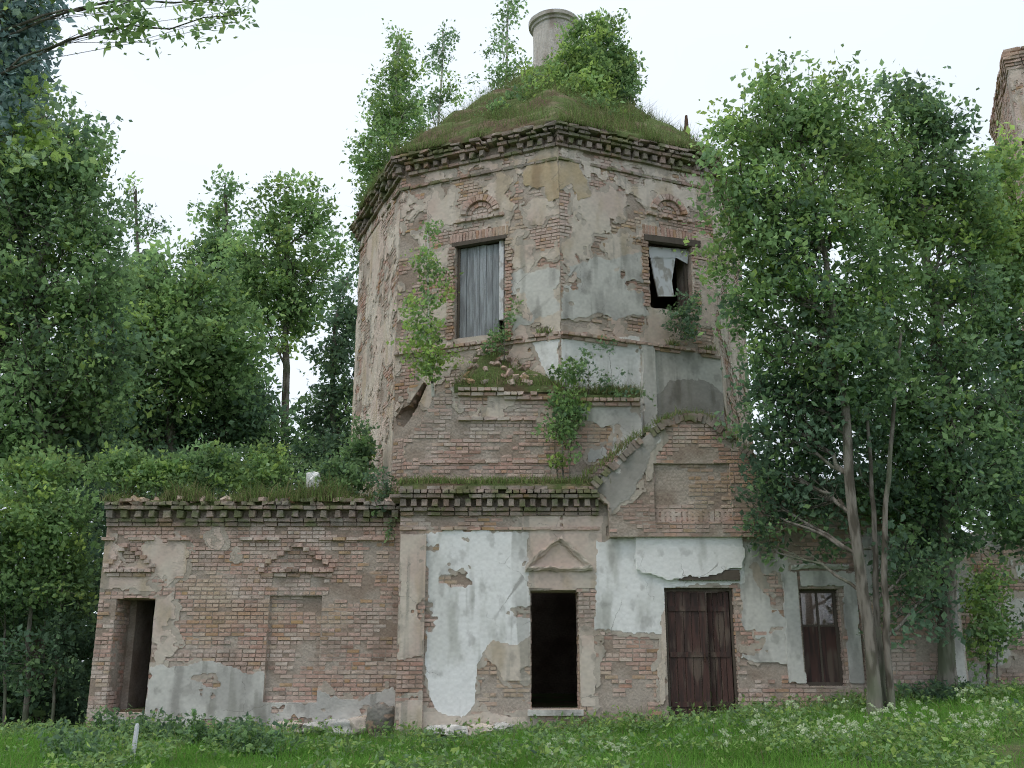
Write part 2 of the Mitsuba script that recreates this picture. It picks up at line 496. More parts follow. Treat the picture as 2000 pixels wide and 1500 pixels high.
def wall(parent, name, face, outline, openings, plasters, raw=0.2, loss=0.0, thick=0.8, seed=0, single=300, extra=None, raw_fn=None, coat=0.018, label=None):
    """Masonry with real openings: a mortar core, bricks where they are bare, and coats of plaster (material, polygon) on top. Returns its key."""
    hole = shapely.unary_union(openings) if openings else Polygon()
    area = outline.difference(hole)
    key = obj(name, slab(face, area, -thick, -0.016), 'mortar_mat', parent)
    if label:
        labels[key] = {'label': label}
    cov = shapely.unary_union([p for _, p in plasters]) if plasters else Polygon()
    bk = Bricks()
    brick_fill(bk, face, area, cov, raw, loss, seed, raw_fn)
    if extra:
        extra(bk)
    bk.emit(key, single)
    for i, (mat, p) in enumerate(plasters):
        p = p.intersection(area)
        under = rough_poly(face, p.buffer(0.09), 0.44, 0.09, 0.045, seed * 11 + i, 3.0).intersection(area)
        if not under.is_empty:
            bits = polys(under.difference(p.buffer(-0.02)))
            if bits:
                obj('undercoat', join([slab(face, g, -0.03, coat * 0.45 + 0.001 * i) for g in bits]), 'undercoat_mat', key, kind='stuff')
        for g in polys(p):
            obj('plaster', slab(face, g, -0.03, coat + 0.002 * i), mat, key)
    return key


# ------------------------------------------------------------------ ground
xs = np.unique(np.concatenate([np.linspace(-300, -16, 12), np.linspace(-16, 16, 81), np.linspace(16, 300, 12)]))
ys = np.unique(np.concatenate([np.linspace(-120, 0, 8), np.linspace(0, 34, 86), np.linspace(34, 600, 14)]))
GX, GY = np.meshgrid(xs, ys)
GZ = ground_z(GX, GY) + (meshkit.fbm(np.stack([GX, GY, GX * 0], -1) * 0.7, 3) - 0.5) * 0.16 * (np.abs(GX) < 40)
nx = len(xs)
gi, gj = np.meshgrid(np.arange(len(ys) - 1), np.arange(nx - 1), indexing='ij')
q = np.stack([gi * nx + gj, gi * nx + gj + 1, (gi + 1) * nx + gj + 1, (gi + 1) * nx + gj], -1).reshape(-1, 4)
obj('ground', (np.stack([GX, GY, GZ], -1).reshape(-1, 3), q), 'ground_mat', smooth=True, kind='structure', label='grassy uneven ground rising to the foot of the ruin')

# ------------------------------------------------------------------ the church
CH = thing('ruined_church', 'ruined brick church with an octagonal drum, peeling white plaster and plants on its roof', 'church')
C, R = np.array([1.09, 26.4]), 5.45
V = [C + R * np.array([math.cos(math.radians(-90 + 45 * k)), math.sin(math.radians(-90 + 45 * k))]) for k in range(8)]
ZD0, ZD1 = 4.9, 13.25
YG, YW, YM, YP = 20.2, 21.0, 20.65, 19.98
XL, XR, XW = -2.27, 8.9, -8.55

# --- inner masonry: back and side walls, floors, so that the openings are dark rooms
inner = [solid(XW - 0.1, XR, 31.9, 32.3, -0.3, 5.0), solid(XW, XW + 0.5, YW + 0.82, 31.88, -0.3, 5.0), solid(XR - 0.5, XR, YG + 0.82, 31.88, -0.3, 5.0),
         solid(XL, XL + 0.6, YG + 0.82, 31.88, -0.3, 4.88), solid(2.0, 2.5, YG + 0.82, 31.88, 0.3, 4.88)]
obj('inner_wall', join(inner), 'mortar_mat', CH)
obj('floor_slab', solid(XW + 0.52, XR - 0.52, YW + 0.3, 31.85, -0.3, 0.62), 'soil_mat', CH)


def ledge_sheet(x0, x1, y0, y1, z, amp, n=(60, 16), zback=None, seed=0, taper=None):
    """Earth and moss lying on a ledge, with a lumpy top and closed sides."""
    gx, gy = np.meshgrid(np.linspace(x0, x1, n[0]), np.linspace(y0, y1, n[1]))
    t = (gy - y0) / (y1 - y0)
    h = meshkit.fbm(np.stack([gx * 2, gy * 2, gx * 0 + seed], -1), 4, seed) * amp * np.minimum(1, 0.3 + 3 * t)
    rise = 0 if zback is None else (zback - z) * t ** 0.85
    if taper:
        s = (gx - x0) / (x1 - x0)
        rise = rise * np.minimum(1, s / taper[0]) * np.minimum(1, (1 - s) / taper[1]) * (0.75 + 0.5 * meshkit.fbm(np.stack([gx * 1.5, gy, gx * 0], -1), 3, seed + 9))
    zt = z + h + rise
    top = np.stack([gx, gy, zt], -1).reshape(-1, 3)
    low = top.copy()
    low[:, 2] = z - 0.1
    N = n[0]
    i, j = np.meshgrid(np.arange(n[1] - 1), np.arange(N - 1), indexing='ij')
    qq = np.stack([i * N + j, i * N + j + 1, (i + 1) * N + j + 1, (i + 1) * N + j], -1).reshape(-1, 4)
    f = np.vstack([qq[:, [0, 1, 2]], qq[:, [0, 2, 3]]])
    edge = list(range(N)) + [k * N + N - 1 for k in range(1, n[1])] + [(n[1] - 1) * N + k for k in range(N - 2, -1, -1)] + [k * N for k in range(n[1] - 2, 0, -1)]
    e = np.array(edge)
    e2, M = np.roll(e, -1), len(top)
    side = np.vstack([np.stack([e, e + M, e2 + M], 1), np.stack([e, e2 + M, e2], 1)])
    return np.vstack([top, low]), np.vstack([f, side])


# --- the low side wing on the left
FW = Face((XW, YW), (XL - 0.004, YW))
wing_top = 4.74
o_door = FW.rect(216, 1168, 294, 1392)
o_blind = FW.rect(520, 1163, 624, 1372)
W_out = sbox(0, -0.4, FW.w, wing_top - 0.35)
pl_base = rough_poly(FW, FW.poly([(290, 1300), (420, 1295), (520, 1325), (640, 1360), (700, 1365), (775, 1350), (775, 1450), (170, 1450), (175, 1400), (290, 1400)]), 0.42, 0.14, seed=11)
pl_top = rough_poly(FW, FW.poly([(195, 1025), (430, 1025), (450, 1090), (350, 1120), (300, 1155), (200, 1150)]), 0.53, 0.12, seed=12)
pl_jamb = rough_poly(FW, FW.poly([(300, 1150), (335, 1150), (345, 1290), (300, 1300)]), 0.50, 0.06, seed=13)
pl_mid = rough_poly(FW, FW.poly([(340, 1150), (760, 1060), (770, 1250), (350, 1330)]), 0.60, 0.10, seed=14)


def wing_extra(bk):
    # hoods over the doorway and over the walled-up window
    for (x0, x1, yb, xp, yp, m) in ((205, 302, 1118, 250, 1062, 0.15), (505, 655, 1118, 580, 1062, 0.12)):
        u0, zb = FW.on(x0, yb)
        u1, _ = FW.on(x1, yb)
        course(bk, FW, u0, u1, zb, 0.085, 0.10, 0.13, missing=m)
        course(bk, FW, u0 + 0.06, u1 - 0.06, zb - 0.09, 0.08, 0.045, 0.26, missing=m)
        up_, zp = FW.on(xp, yp)
        for s in (-1, 1):
            ua = u0 if s < 0 else u1
            n = 6
            for k in range(n):
                if rng.random() < m:
                    continue
                t = (k + 0.5) / n
                uc, zc = ua + (up_ - ua) * t, zb + 0.09 + (zp - zb - 0.09) * t
                bk.add(FW, uc - 0.065, uc + 0.065, zc - 0.04, zc + 0.05, -0.1, 0.085, 0.3, 0.008)
    # moulded string under the frieze, broken in the middle
    for a, b in ((200, 372), (470, 560), (585, 590), (625, 770)):
        ua, z = FW.on(a, 1056)
        ub, _ = FW.on(b, 1056)
        if ub - ua > 0.1:
            course(bk, FW, ua, ub, z, 0.08, 0.07, missing=0.08)


wing = wall(CH, 'wing_wall', FW, W_out, [o_door, o_blind],
            [('tan_plaster_mat', pl_top), ('grey_plaster_mat', pl_base), ('tan_plaster_mat', pl_jamb) ], 0.30, 0.36, seed=1, extra=wing_extra)
# the bricks that wall up the second window, set back, and the reveal of the doorway
bk = Bricks()
FB = Face((XW, YW + 0.10), (XL, YW + 0.10))
brick_fill(bk, FB, o_blind.buffer(0.01, join_style=2), None, 0.25, 0.42, 5)
a, b, c, d = o_door.bounds
FJ = Face((XW + a + 0.016, YW), (XW + a + 0.016, YW + 0.8))
brick_fill(bk, FJ, sbox(0.02, b - 0.1, 0.78, d), None, 0.5, 0.5, 6)
key = obj('window_infill', slab(FB, o_blind.buffer(0.02, join_style=2), -0.4, -0.016), 'mortar_mat', CH, label='walled-up window with recessed bricks')
bk.emit(key, 110)
# cornice of the wing: stepped courses and a row of dentils, ragged on top
cor = Bricks()
dent = Bricks()
z = wing_top - 0.42
course(cor, FW, 0, FW.w, z, 0.085, 0.05, missing=0.05, back=-0.3)
course(cor, FW, 0, FW.w, z + 0.085, 0.085, 0.10, missing=0.05, back=-0.3)
course(dent, FW, 0.02, FW.w, z + 0.17, 0.155, 0.18, 0.14, 0.16, 0.14, raw=0.15, back=-0.02, jit=0.012)
course(cor, FW, 0, FW.w, z + 0.33, 0.085, 0.23, missing=0.05, raw=0.1, back=-0.3)
course(cor, FW, 0, FW.w, z + 0.415, 0.085, 0.26, 0.13, missing=0.42, raw=0.1, back=-0.3, jit=0.014)
course(cor, FW, 0, FW.w, z + 0.50, 0.085, 0.16, 0.26, missing=0.6, raw=0.1, back=-0.3)
ck = obj('wing_cornice', slab(FW, sbox(0, wing_top - 0.345, FW.w, wing_top + 0.05), -0.8, -0.02), 'mortar_mat', CH)
cor.emit(ck, 120, mat='mossy_brick_mat')
dent.emit(ck, 60, 'dentil', mat='mossy_brick_mat')
obj('wing_roof', ledge_sheet(XW + 0.02, XL + 0.5, YW + 0.0, 31.9, wing_top + 0.08, 0.30, (80, 50), zback=wing_top + 0.75, seed=2), 'soil_mat', CH, smooth=True, label='flat wing roof buried in earth and moss')

# --- the ground storey with its doors and windows
FG = Face((XL, YG), (XR, YG))
top_g = 4.98
g_win = FG.rect(1036, 1153, 1132, 1386)
g_door = FG.rect(1302, 1148, 1440, 1420)
g_win2 = FG.rect(1568, 1150, 1646, 1340)
G_out = sbox(0, -0.4, FG.w, top_g - 0.55)
pw = [FG.poly([(832, 1040), (1030, 1040), (1034, 1245), (1000, 1262), (965, 1248), (945, 1268), (930, 1300), (925, 1370), (905, 1398), (875, 1402), (848, 1385), (832, 1340)]),
      FG.poly([(1160, 1055), (1450, 1045), (1450, 1145), (1300, 1150), (1290, 1240), (1160, 1235)]),
      FG.poly([(1450, 1060), (1540, 1080), (1540, 1300), (1450, 1290)])]
p_white = rough_poly(FG, shapely.unary_union(pw[:2]), 0.33, 0.07, seed=21)
p_grey = rough_poly(FG, shapely.unary_union([pw[2], FG.poly([(1690, 1040), (1790, 1040), (1760, 1130), (1690, 1120)]), FG.poly([(1840, 1150), (1875, 1150), (1880, 1340), (1850, 1340)])]), 0.33, 0.10, seed=22)
p_tan = rough_poly(FG, shapely.unary_union([FG.poly([(1000, 1000), (1170, 1000), (1170, 1150), (1030, 1150), (1030, 1050)]), FG.poly([(930, 1250), (1032, 1240), (1032, 1330), (980, 1330)]),
                                             FG.poly([(1135, 1240), (1160, 1240), (1160, 1380), (1135, 1380)]), FG.poly([(1288, 1150), (1300, 1150), (1300, 1380), (1288, 1380)]),
                                             FG.poly([(785, 1385), (1030, 1400), (1030, 1460), (785, 1460)])]), 0.36, 0.06, seed=23).difference(p_white)
p_grey = p_grey.difference(p_white)


def red_low(u, z):
    return 0.35 if z < 2.6 else 0.15


def g_extra(bk):
    for x0, x1, y in ((780, 1170, 1036), (1450, 1870, 1036)):
        ua, z = FG.on(x0, y)
        ub, _ = FG.on(x1, y)
        course(bk, FG, ua, ub, z, 0.08, 0.06, missing=0.1)


gs = wall(CH, 'ground_storey_wall', FG, G_out, [g_win, g_door, g_win2], [('white_plaster_mat', p_white), ('grey_plaster_mat', p_grey), ('tan_plaster_mat', p_tan)],
          0.25, 0.42, seed=3, extra=g_extra, raw_fn=red_low)
for mat, polysx in (('tan_plaster_mat', [[(1030, 1108), (1092, 1052), (1152, 1108)], [(1026, 1112), (1156, 1112)]]), ('grey_plaster_mat', [[(1545, 1108), (1655, 1108)]])):
    for pts in polysx:
        obj('window_hood', moulding(FG, [FG.on(*p) for p in pts], 0.09, 0.12), mat, gs)
# flat strips of plaster round the right window
for x0, y0, x1, y1 in ((1532, 1120, 1562, 1335), (1650, 1120, 1676, 1335), (1562, 1118, 1650, 1146)):
    q = rough_poly(FG, FG.rect(x0, y0, x1, y1), 0.25, 0.02, seed=24)
    obj('window_architrave', slab(FG, q, -0.02, 0.06), 'grey_plaster_mat', gs)
# corner pilaster on the left and pilasters on the right
for i, (x0, x1, y0, y1, hole, mat) in enumerate(((780, 829, 1045, 1440, 0.34, 'tan_plaster_mat'), (1680, 1705, 1050, 1350, 0.45, 'grey_plaster_mat'), (1835, 1868, 1050, 1350, 0.42, 'grey_plaster_mat'))):
    r = FG.rect(x0, y0, x1, y1)
    a, b, c, d = r.bounds
    r = sbox(max(a, 0.0), -0.3, c, d)
    FPi = Face((XL + r.bounds[0] - 0.02 * (i == 0), YG - 0.10), (XL + r.bounds[2], YG - 0.10))
    out = sbox(0, -0.3, FPi.w, d)
    cut = FPi.poly([(770, 1290), (825, 1285), (825, 1372), (770, 1375)]) if i == 0 else Polygon()
    wall(CH, 'pilaster', FPi, out, [], [(mat, rough_poly(FPi, out.difference(cut), hole, 0.05, seed=30 + i))], 0.7 if i == 0 else 0.3, 0.3, thick=0.098, seed=30 + i, single=40)
# reveals
for xx, rc, side in ((0, g_win, 1), (1, g_door, 1), (2, g_win2, 1), (3, g_win, -1)):
    a, b, c, d = rc.bounds
    if side > 0:
        FJ = Face((XL + c - 0.016, YG + 0.8), (XL + c - 0.016, YG))
    else:
        FJ = Face((XL + a + 0.016, YG), (XL + a + 0.016, YG + 0.8))
    bk = Bricks()
    brick_fill(bk, FJ, sbox(0.02, b, 0.78, d - 0.01), None, 0.3, 0.4, 40 + xx)
    bk.emit(gs, 0, rest='reveal_bricks')
# cornice of the ground storey
cor, dent = Bricks(), Bricks()
z = top_g - 0.55
for u0, u1, miss in ((0, FG.on(1168, 960)[0], 0.05), (FG.on(1500, 960)[0], FG.w, 0.12)):
    course(cor, FG, u0, u1, z, 0.085, 0.06, missing=miss, back=-0.3, raw=0.1)
    course(cor, FG, u0, u1, z + 0.085, 0.085, 0.12, missing=miss, back=-0.3, raw=0.1)
    course(dent, FG, u0, u1, z + 0.17, 0.16, 0.20, 0.115, 0.105, miss, raw=0.0, back=-0.02)
    course(cor, FG, u0, u1, z + 0.335, 0.085, 0.26, missing=miss, back=-0.3, raw=0.05)
    course(cor, FG, u0, u1, z + 0.42, 0.085, 0.31, 0.13, missing=miss + 0.03, back=-0.3, raw=0.05)
    course(cor, FG, u0, u1, z + 0.505, 0.085, 0.24, 0.26, missing=0.3, back=-0.3, raw=0.05)
FGs = Face((XL, YG + 0.8), (XL, YG))
course(cor, FGs, 0.0, FGs.w + 0.25, z + 0.335, 0.085, 0.2, missing=0.1, back=-0.2, raw=0.05)
ck = obj('ground_storey_cornice', slab(FG, sbox(0, top_g - 0.545, FG.w, top_g + 0.03), -0.8, -0.02), 'mortar_mat', CH)
cor.emit(ck, 110, mat='mossy_brick_mat')
dent.emit(ck, 70, 'dentil', mat='mossy_brick_mat')
xg0, xg1 = at(1200, 960, YG)[0], at(1496, 960, YG)[0]               # where the portal gable stands
obj('ledge_earth', ledge_sheet(XL + 0.04, xg0 - 0.05, YG - 0.20, 26.0, top_g + 0.06, 0.14, (60, 40), zback=top_g + 0.35, seed=3), 'soil_mat', CH, smooth=True, label='strip of moss and earth on the ledge above the ground storey')
obj('ledge_earth', ledge_sheet(xg1 + 0.05, XR - 0.02, YG - 0.20, 26.0, top_g + 0.06, 0.14, (60, 40), zback=top_g + 0.35, seed=7), 'soil_mat', CH, smooth=True)
obj('ledge_earth', ledge_sheet(xg0 - 0.03, xg1 + 0.03, YP + 0.40, 26.0, top_g + 0.06, 0.14, (40, 40), zback=top_g + 0.35, seed=8), 'soil_mat', CH, smooth=True)

# --- window and door joinery
DY = YG + 0.16
a, b, c, d = g_door.bounds
x0, x1 = XL + a, XL + c
zt, zb = d, 0.42
door = obj('door', join([beam((x0 + 0.03, DY, zb), (x0 + 0.03, DY, zt), 0.06, 0.12, (0, 1, 0)), beam((x1 - 0.03, DY, zb), (x1 - 0.03, DY, zt), 0.06, 0.12, (0, 1, 0)),
                         beam((x0 + 0.06, DY, zt - 0.03), (x1 - 0.06, DY, zt - 0.03), 0.12, 0.06, (0, 0, 1))]), 'dark_wood_mat', CH, label='tall dark red double door of worn planks, right leaf ajar')
split = x0 + (x1 - x0) * 0.62


def door_leaf(xa, xb, hinge, ang, n):
    ca, sa = math.cos(ang), math.sin(ang)

    def turn(m):
        v = np.array(m[0], float)
        r = v - [hinge, DY, 0]
        v = np.stack([hinge + r[:, 0] * ca - r[:, 1] * sa, DY + r[:, 0] * sa + r[:, 1] * ca, v[:, 2]], 1)
        return v, m[1]
    w = (xb - xa) / n
    for k in range(n):
        obj('plank', turn(solid(xa + k * w + 0.006, xa + (k + 1) * w - 0.006, DY - 0.02 + rng.normal(0, 0.004), DY + 0.02, zb + 0.02 + rng.random() * 0.05, zt - 0.07 - rng.random() * 0.015)), 'door_mat', door)
    for zz in (zb + 0.35, (zb + zt) / 2, zt - 0.4):
        obj('rail', turn(solid(xa + 0.02, xb - 0.02, DY - 0.045, DY - 0.024, zz - 0.05, zz + 0.05)), 'door_mat', door)


door_leaf(x0 + 0.07, split - 0.005, x0 + 0.07, 0.0, 5)
door_leaf(split + 0.005, x1 - 0.07, x1 - 0.07, -0.42, 4)
obj('handle', tube([(split - 0.09, DY - 0.03, 1.72), (split - 0.09, DY - 0.075, 1.72), (split - 0.09, DY - 0.075, 1.58), (split - 0.09, DY - 0.03, 1.58)], 0.009), 'rust_mat', door)
u0, zl = FG.on(1326, 1140)
u1, zh = FG.on(1442, 1108)
obj('door_lintel', beam((XL + u0, YG - 0.02, (zl + zh) / 2), (XL + u1, YG - 0.02, (zl + zh) / 2), 0.16, 0.20), 'dark_wood_mat', CH, label='dark rotten timber lintel over the door')
a, b, c, d = g_win2.bounds
x0, x1, yy = XL + a, XL + c, YG + 0.22
bars = [beam((x0 + 0.035, yy, b), (x0 + 0.035, yy, d), 0.07, 0.08, (0, 1, 0)), beam((x1 - 0.035, yy, b), (x1 - 0.035, yy, d), 0.07, 0.08, (0, 1, 0)),
        beam((x0 + 0.07, yy, d - 0.035), (x1 - 0.07, yy, d - 0.035), 0.08, 0.07), beam((x0 + 0.07, yy, b + 0.035), (x1 - 0.07, yy, b + 0.035), 0.08, 0.07)]
wk = obj('window', join(bars), 'dark_wood_mat', CH, label='narrow dark window with glazing bars right of the door')
zt_ = b + (d - b) * 0.62
obj('glazing_bar', beam(((x0 + x1) / 2, yy, b + 0.07), ((x0 + x1) / 2, yy, d - 0.07), 0.04, 0.05, (0, 1, 0)), 'dark_wood_mat', wk)
obj('glazing_bar', beam((x0 + 0.07, yy - 0.002, zt_), (x1 - 0.07, yy - 0.002, zt_), 0.05, 0.04), 'dark_wood_mat', wk)
for xa, xb in ((x0 + 0.07, (x0 + x1) / 2 - 0.02), ((x0 + x1) / 2 + 0.02, x1 - 0.07)):
    obj('pane', (np.array([[xa, yy + 0.01, zt_ + 0.02], [xb, yy + 0.01, zt_ + 0.02], [xb, yy + 0.01, d - 0.07], [xa, yy + 0.01, d - 0.07]]), np.array([[0, 1, 2], [0, 2, 3]])), 'pane_mat', wk)
    obj('lower_board', solid(xa, xb, yy - 0.012, yy + 0.012, b + 0.07, zt_ - 0.022), 'door_mat', wk)
a, b, c, d = g_win.bounds
obj('window_sill', solid(XL + a - 0.06, XL + c + 0.05, YG - 0.09, YG + 0.3, b - 0.11, b - 0.002), 'grey_plaster_mat', CH)

# --- brick block above the ground storey, with its broken upper edge
FM = Face((XL + 0.05, YM), (3.0, YM))
M_out = FM.poly([(788, 960), (788, 862), (812, 838), (835, 800), (850, 770), (893, 752), (985, 762), (1080, 770), (1165, 778), (1250, 784), (1262, 960)])
a, b, c, d = M_out.bounds
M_out = shapely.unary_union([M_out, sbox(a + 0.02, top_g - 0.2, c, b + 0.1)])
m_pl = rough_poly(FM, FM.poly([(1130, 780), (1262, 785), (1262, 900), (1150, 900)]), 0.40, 0.12, seed=41)
m_tan = rough_poly(FM, FM.poly([(880, 765), (1130, 775), (1130, 830), (900, 820)]), 0.52, 0.12, seed=42)


def m_extra(bk):
    for x0, x1, y, out, m in ((895, 1060, 822, 0.07, 0.12), (820, 1120, 905, 0.03, 0.15)):
        ua, z = FM.on(x0, y)
        ub, _ = FM.on(x1, y)
        course(bk, FM, ua, ub, z, 0.085, out, missing=m)
    for (xa, ya), (xb, yb) in (((895, 760), (985, 768)), ((985, 768), (1080, 776)), ((1080, 778), (1250, 790))):
        ua, z = FM.on(xa, ya)
        ub, z2 = FM.on(xb, yb)
        course(bk, FM, ua, ub, (z + z2) / 2 - 0.03, 0.085, 0.16, 0.13, missing=0.06, raw=0.1)
        course(bk, FM, ua, ub, (z + z2) / 2 - 0.115, 0.085, 0.09, missing=0.08, raw=0.1)


def m_raw(u, z):
    return 0.25 + 0.5 * max(0, 1 - abs(z - 5.6) / 0.55)


wall(CH, 'upper_block_wall', FM, M_out, [], [('grey_plaster_mat', m_pl), ('tan_plaster_mat', m_tan)], 0.3, 0.36, thick=0.5, seed=4, extra=m_extra, raw_fn=m_raw, single=200)
# talus of earth and rubble lying between the block and the drum
xa, za = at(885, 750, YM)[[0, 2]]
xb = at(1095, 765, YM)[0]
obj('rubble_slope', ledge_sheet(xa + 0.03, xb + 0.1, YM - 0.06, 22.1, za - 0.10, 0.28, (50, 24), zback=za + 1.5, seed=5, taper=(0.22, 0.55)), 'soil_mat', CH, smooth=True, label='slope of earth and brick rubble lying on the broken ledge')
xc = at(1250, 775, YM)[0]


def loose_bricks(holder, n, pick, seed):
    r = np.random.default_rng(seed)
    for _ in range(n):
        m = np.array([[x, y, z] for x in (-1, 1) for y in (-1, 1) for z in (-1, 1)]) * np.array([0.125 * r.uniform(0.4, 1), 0.06, 0.036]) + r.normal(0, 0.006, (8, 3))
        a = r.normal(0, 1, 4)
        a /= np.linalg.norm(a)
        w_, x_, y_, z_ = a[0], a[1] * 0.35, a[2] * 0.35, a[3]
        q = trimesh.transformations.quaternion_matrix([w_, x_, y_, z_])[:3, :3]
        obj('loose_brick', (m @ q.T + pick(r), np.array([[0, 1, 3], [0, 3, 2], [4, 6, 7], [4, 7, 5], [0, 4, 5], [0, 5, 1], [2, 3, 7], [2, 7, 6], [0, 2, 6], [0, 6, 4], [1, 5, 7], [1, 7, 3]])), 'brick_mat', holder,
            uv=np.repeat([[r.random(), r.uniform(0, 0.6)]], 8, 0))


slope_key = f'{CH}__rubble_slope'


def on_slope(r):
    x, t = r.uniform(xa + 0.1, xb), r.random() ** 1.4
    s_ = (x - xa - 0.03) / (xb + 0.07 - xa)
    return np.array([x, YM - 0.03 + 1.45 * t, za + 0.02 + 1.5 * t ** 0.85 * min(1, s_ / 0.22) * min(1, (1 - s_) / 0.55)])


loose_bricks(slope_key, 70, on_slope, 5)
loose_bricks(f'{CH}__wing_roof', 60, lambda r: np.array([r.uniform(XW, XL), YW - 0.15 + 0.5 * r.random(), wing_top + 0.13]), 6)
obj('ledge_earth', ledge_sheet(xb + 0.1, xc, YM - 0.06, 22.1, za - 0.28, 0.14, (30, 14), zback=za - 0.1, seed=6), 'soil_mat', CH, smooth=True)

# --- the portal gable over the door
FP = Face((1.2, YP), (6.2, YP))
P_out = FP.poly([(1192, 1048), (1188, 985), (1168, 972), (1160, 950), (1198, 908), (1238, 872), (1272, 842), (1308, 820), (1345, 810), (1382, 818), (1416, 842), (1452, 874), (1488, 910), (1528, 950), (1505, 975), (1500, 1048)])
p_niche = FP.rect(1278, 905, 1428, 1020)
p_g = rough_poly(FP, FP.poly([(1150, 930), (1280, 840), (1300, 850), (1240, 905), (1200, 960)]), 0.35, 0.12, seed=51)
p_d = rough_poly(FP, FP.poly([(1150, 945), (1235, 872), (1290, 838), (1300, 868), (1262, 905), (1235, 960), (1195, 1010), (1185, 975)]), 0.30, 0.12, seed=53)
bkey = wall(CH, 'portal_gable', FP, P_out, [p_niche], [('grey_plaster_mat', p_g.difference(p_d)), ('soot_plaster_mat', p_d)], 0.45, 0.40, thick=0.215, seed=6, single=150)
FN = Face((1.2, YP + 0.07), (6.2, YP + 0.07))
nb = Bricks()
brick_fill(nb, FN, p_niche.buffer(0.01, join_style=2), None, 0.45, 0.50, 7)
a, b, c, d = p_niche.bounds
for k in range(int((c - a) / 0.11)):            # a soldier course along the foot of the niche
    if rng.random() > 0.02:
        nb.add(FN, a + k * 0.11 + 0.01, a + k * 0.11 + 0.095, b + 0.01, b + 0.24, -0.05, 0.004 + 0.006 * rng.random(), 0.45, 0.004)
key = obj('gable_niche', slab(FN, p_niche.buffer(0.02, join_style=2), -0.10, -0.016), 'mortar_mat', CH)
nb.emit(key, 100)


def lumpy(path, w, h, seed, mat_freq=2.6):
    """Crumbling masonry and earth along a path: a thick bar with a broken, uneven surface."""
    p = smooth_path(path, 90, 0.008, np.random.default_rng(seed))
    v, f = tube(p, 1.0, 12)
    c = np.repeat(p, 12, 0)
    o = (v - c) * np.array([1, 0.9, 1])
    n_ = 0.35 + 1.3 * meshkit.fbm(v * np.array([1.3, 1.3, 1.3]) * mat_freq * 0.6 + seed, 5)
    v = c + o * np.array([w, w, h]) * n_[:, None] + (meshkit.fbm(v * 14, 3, seed) - 0.5)[:, None] * 0.035
    k = len(p)
    cap0, cap1 = len(v), len(v) + 1
    i = np.arange(12)
    f = np.vstack([f, np.stack([np.full(12, cap0), (i + 1) % 12, i], 1), np.stack([np.full(12, cap1), (k - 1) * 12 + i, (k - 1) * 12 + (i + 1) % 12], 1)])
    return np.vstack([v, p[:1], p[-1:]]), f


pth = lambda pts, d: [FP.pt(*FP.on(*q), d) for q in pts]
for pts, lab in (([(1158, 948), (1198, 908), (1238, 872), (1262, 850)], 'mossy crumbling left slope of the portal gable'), ([(1262, 850), (1285, 836), (1308, 822), (1345, 812), (1382, 820), (1416, 844)], 'worn rounded top edge of the portal gable'), ([(1418, 846), (1452, 876), (1488, 912), (1528, 952)], 'crumbling right slope of the portal gable')):
    ek = obj('gable_edge', lumpy(pth(pts, -0.10), 0.09, 0.035, 21), 'crumble_mat', CH, smooth=True, label=lab)
    eb = Bricks()
    path = smooth_path([np.append(FP.on(*q), 0.0) for q in pts], 40, 0.0)
    run = np.concatenate([[0], np.cumsum(np.linalg.norm(np.diff(path, axis=0), axis=1))])
    for k in range(int(run[-1] / 0.098)):
        if rng.random() < 0.16:
            continue
        q = np.array([[np.interp(t, run, path[:, i]) for i in (0, 1)] for t in (k * 0.098, k * 0.098 + 0.085)])
        t_ = (q[1] - q[0]) / np.linalg.norm(q[1] - q[0])
        n_ = np.array([-t_[1], t_[0]])
        lo, hi = -0.07 - 0.05 * rng.random(), 0.05 + 0.05 * rng.random()
        c4 = np.array([q[0] + n_ * lo, q[1] + n_ * lo, q[1] + n_ * hi, q[0] + n_ * hi] * 2) + rng.normal(0, 0.007, (8, 2))
        eb.v.append(FP.pt(c4[:, 0], c4[:, 1], np.array([0.03 + 0.09 * rng.random()] * 4 + [-0.12] * 4)))
        eb.uv.append((rng.random() * 0.5, 0.25 * rng.random()))
    eb.emit(ek, 60, mat='mossy_brick_mat')
# plastered band between the gable and the door
FD = Face((1.2, YP + 0.1), (6.2, YP + 0.1))
q = rough_poly(FD, FD.poly([(1240, 1048), (1448, 1044), (1448, 1112), (1300, 1130), (1240, 1110)]), 0.28, 0.06, seed=52)
obj('door_band', slab(FD, q, -0.14, 0.0), 'white_plaster_mat', CH)

# --- the octagonal drum
faces = {k: Face(V[k], V[(k + 1) % 8]) for k in range(8)}
FLf, FRf, FLL, FRR = faces[7], faces[0], faces[6], faces[1]
for k in (2, 3, 4, 5):
    obj('drum_back_wall', slab(faces[k], sbox(0.0, ZD0, faces[k].w, ZD1), -0.6, 0.0), 'mortar_mat', CH)
w_left = FLf.rect(889, 468, 986, 656)
w_right = FRf.rect(1268, 466, 1352, 606)


def whole(face):
    return sbox(0.0, ZD0, face.w, ZD1)


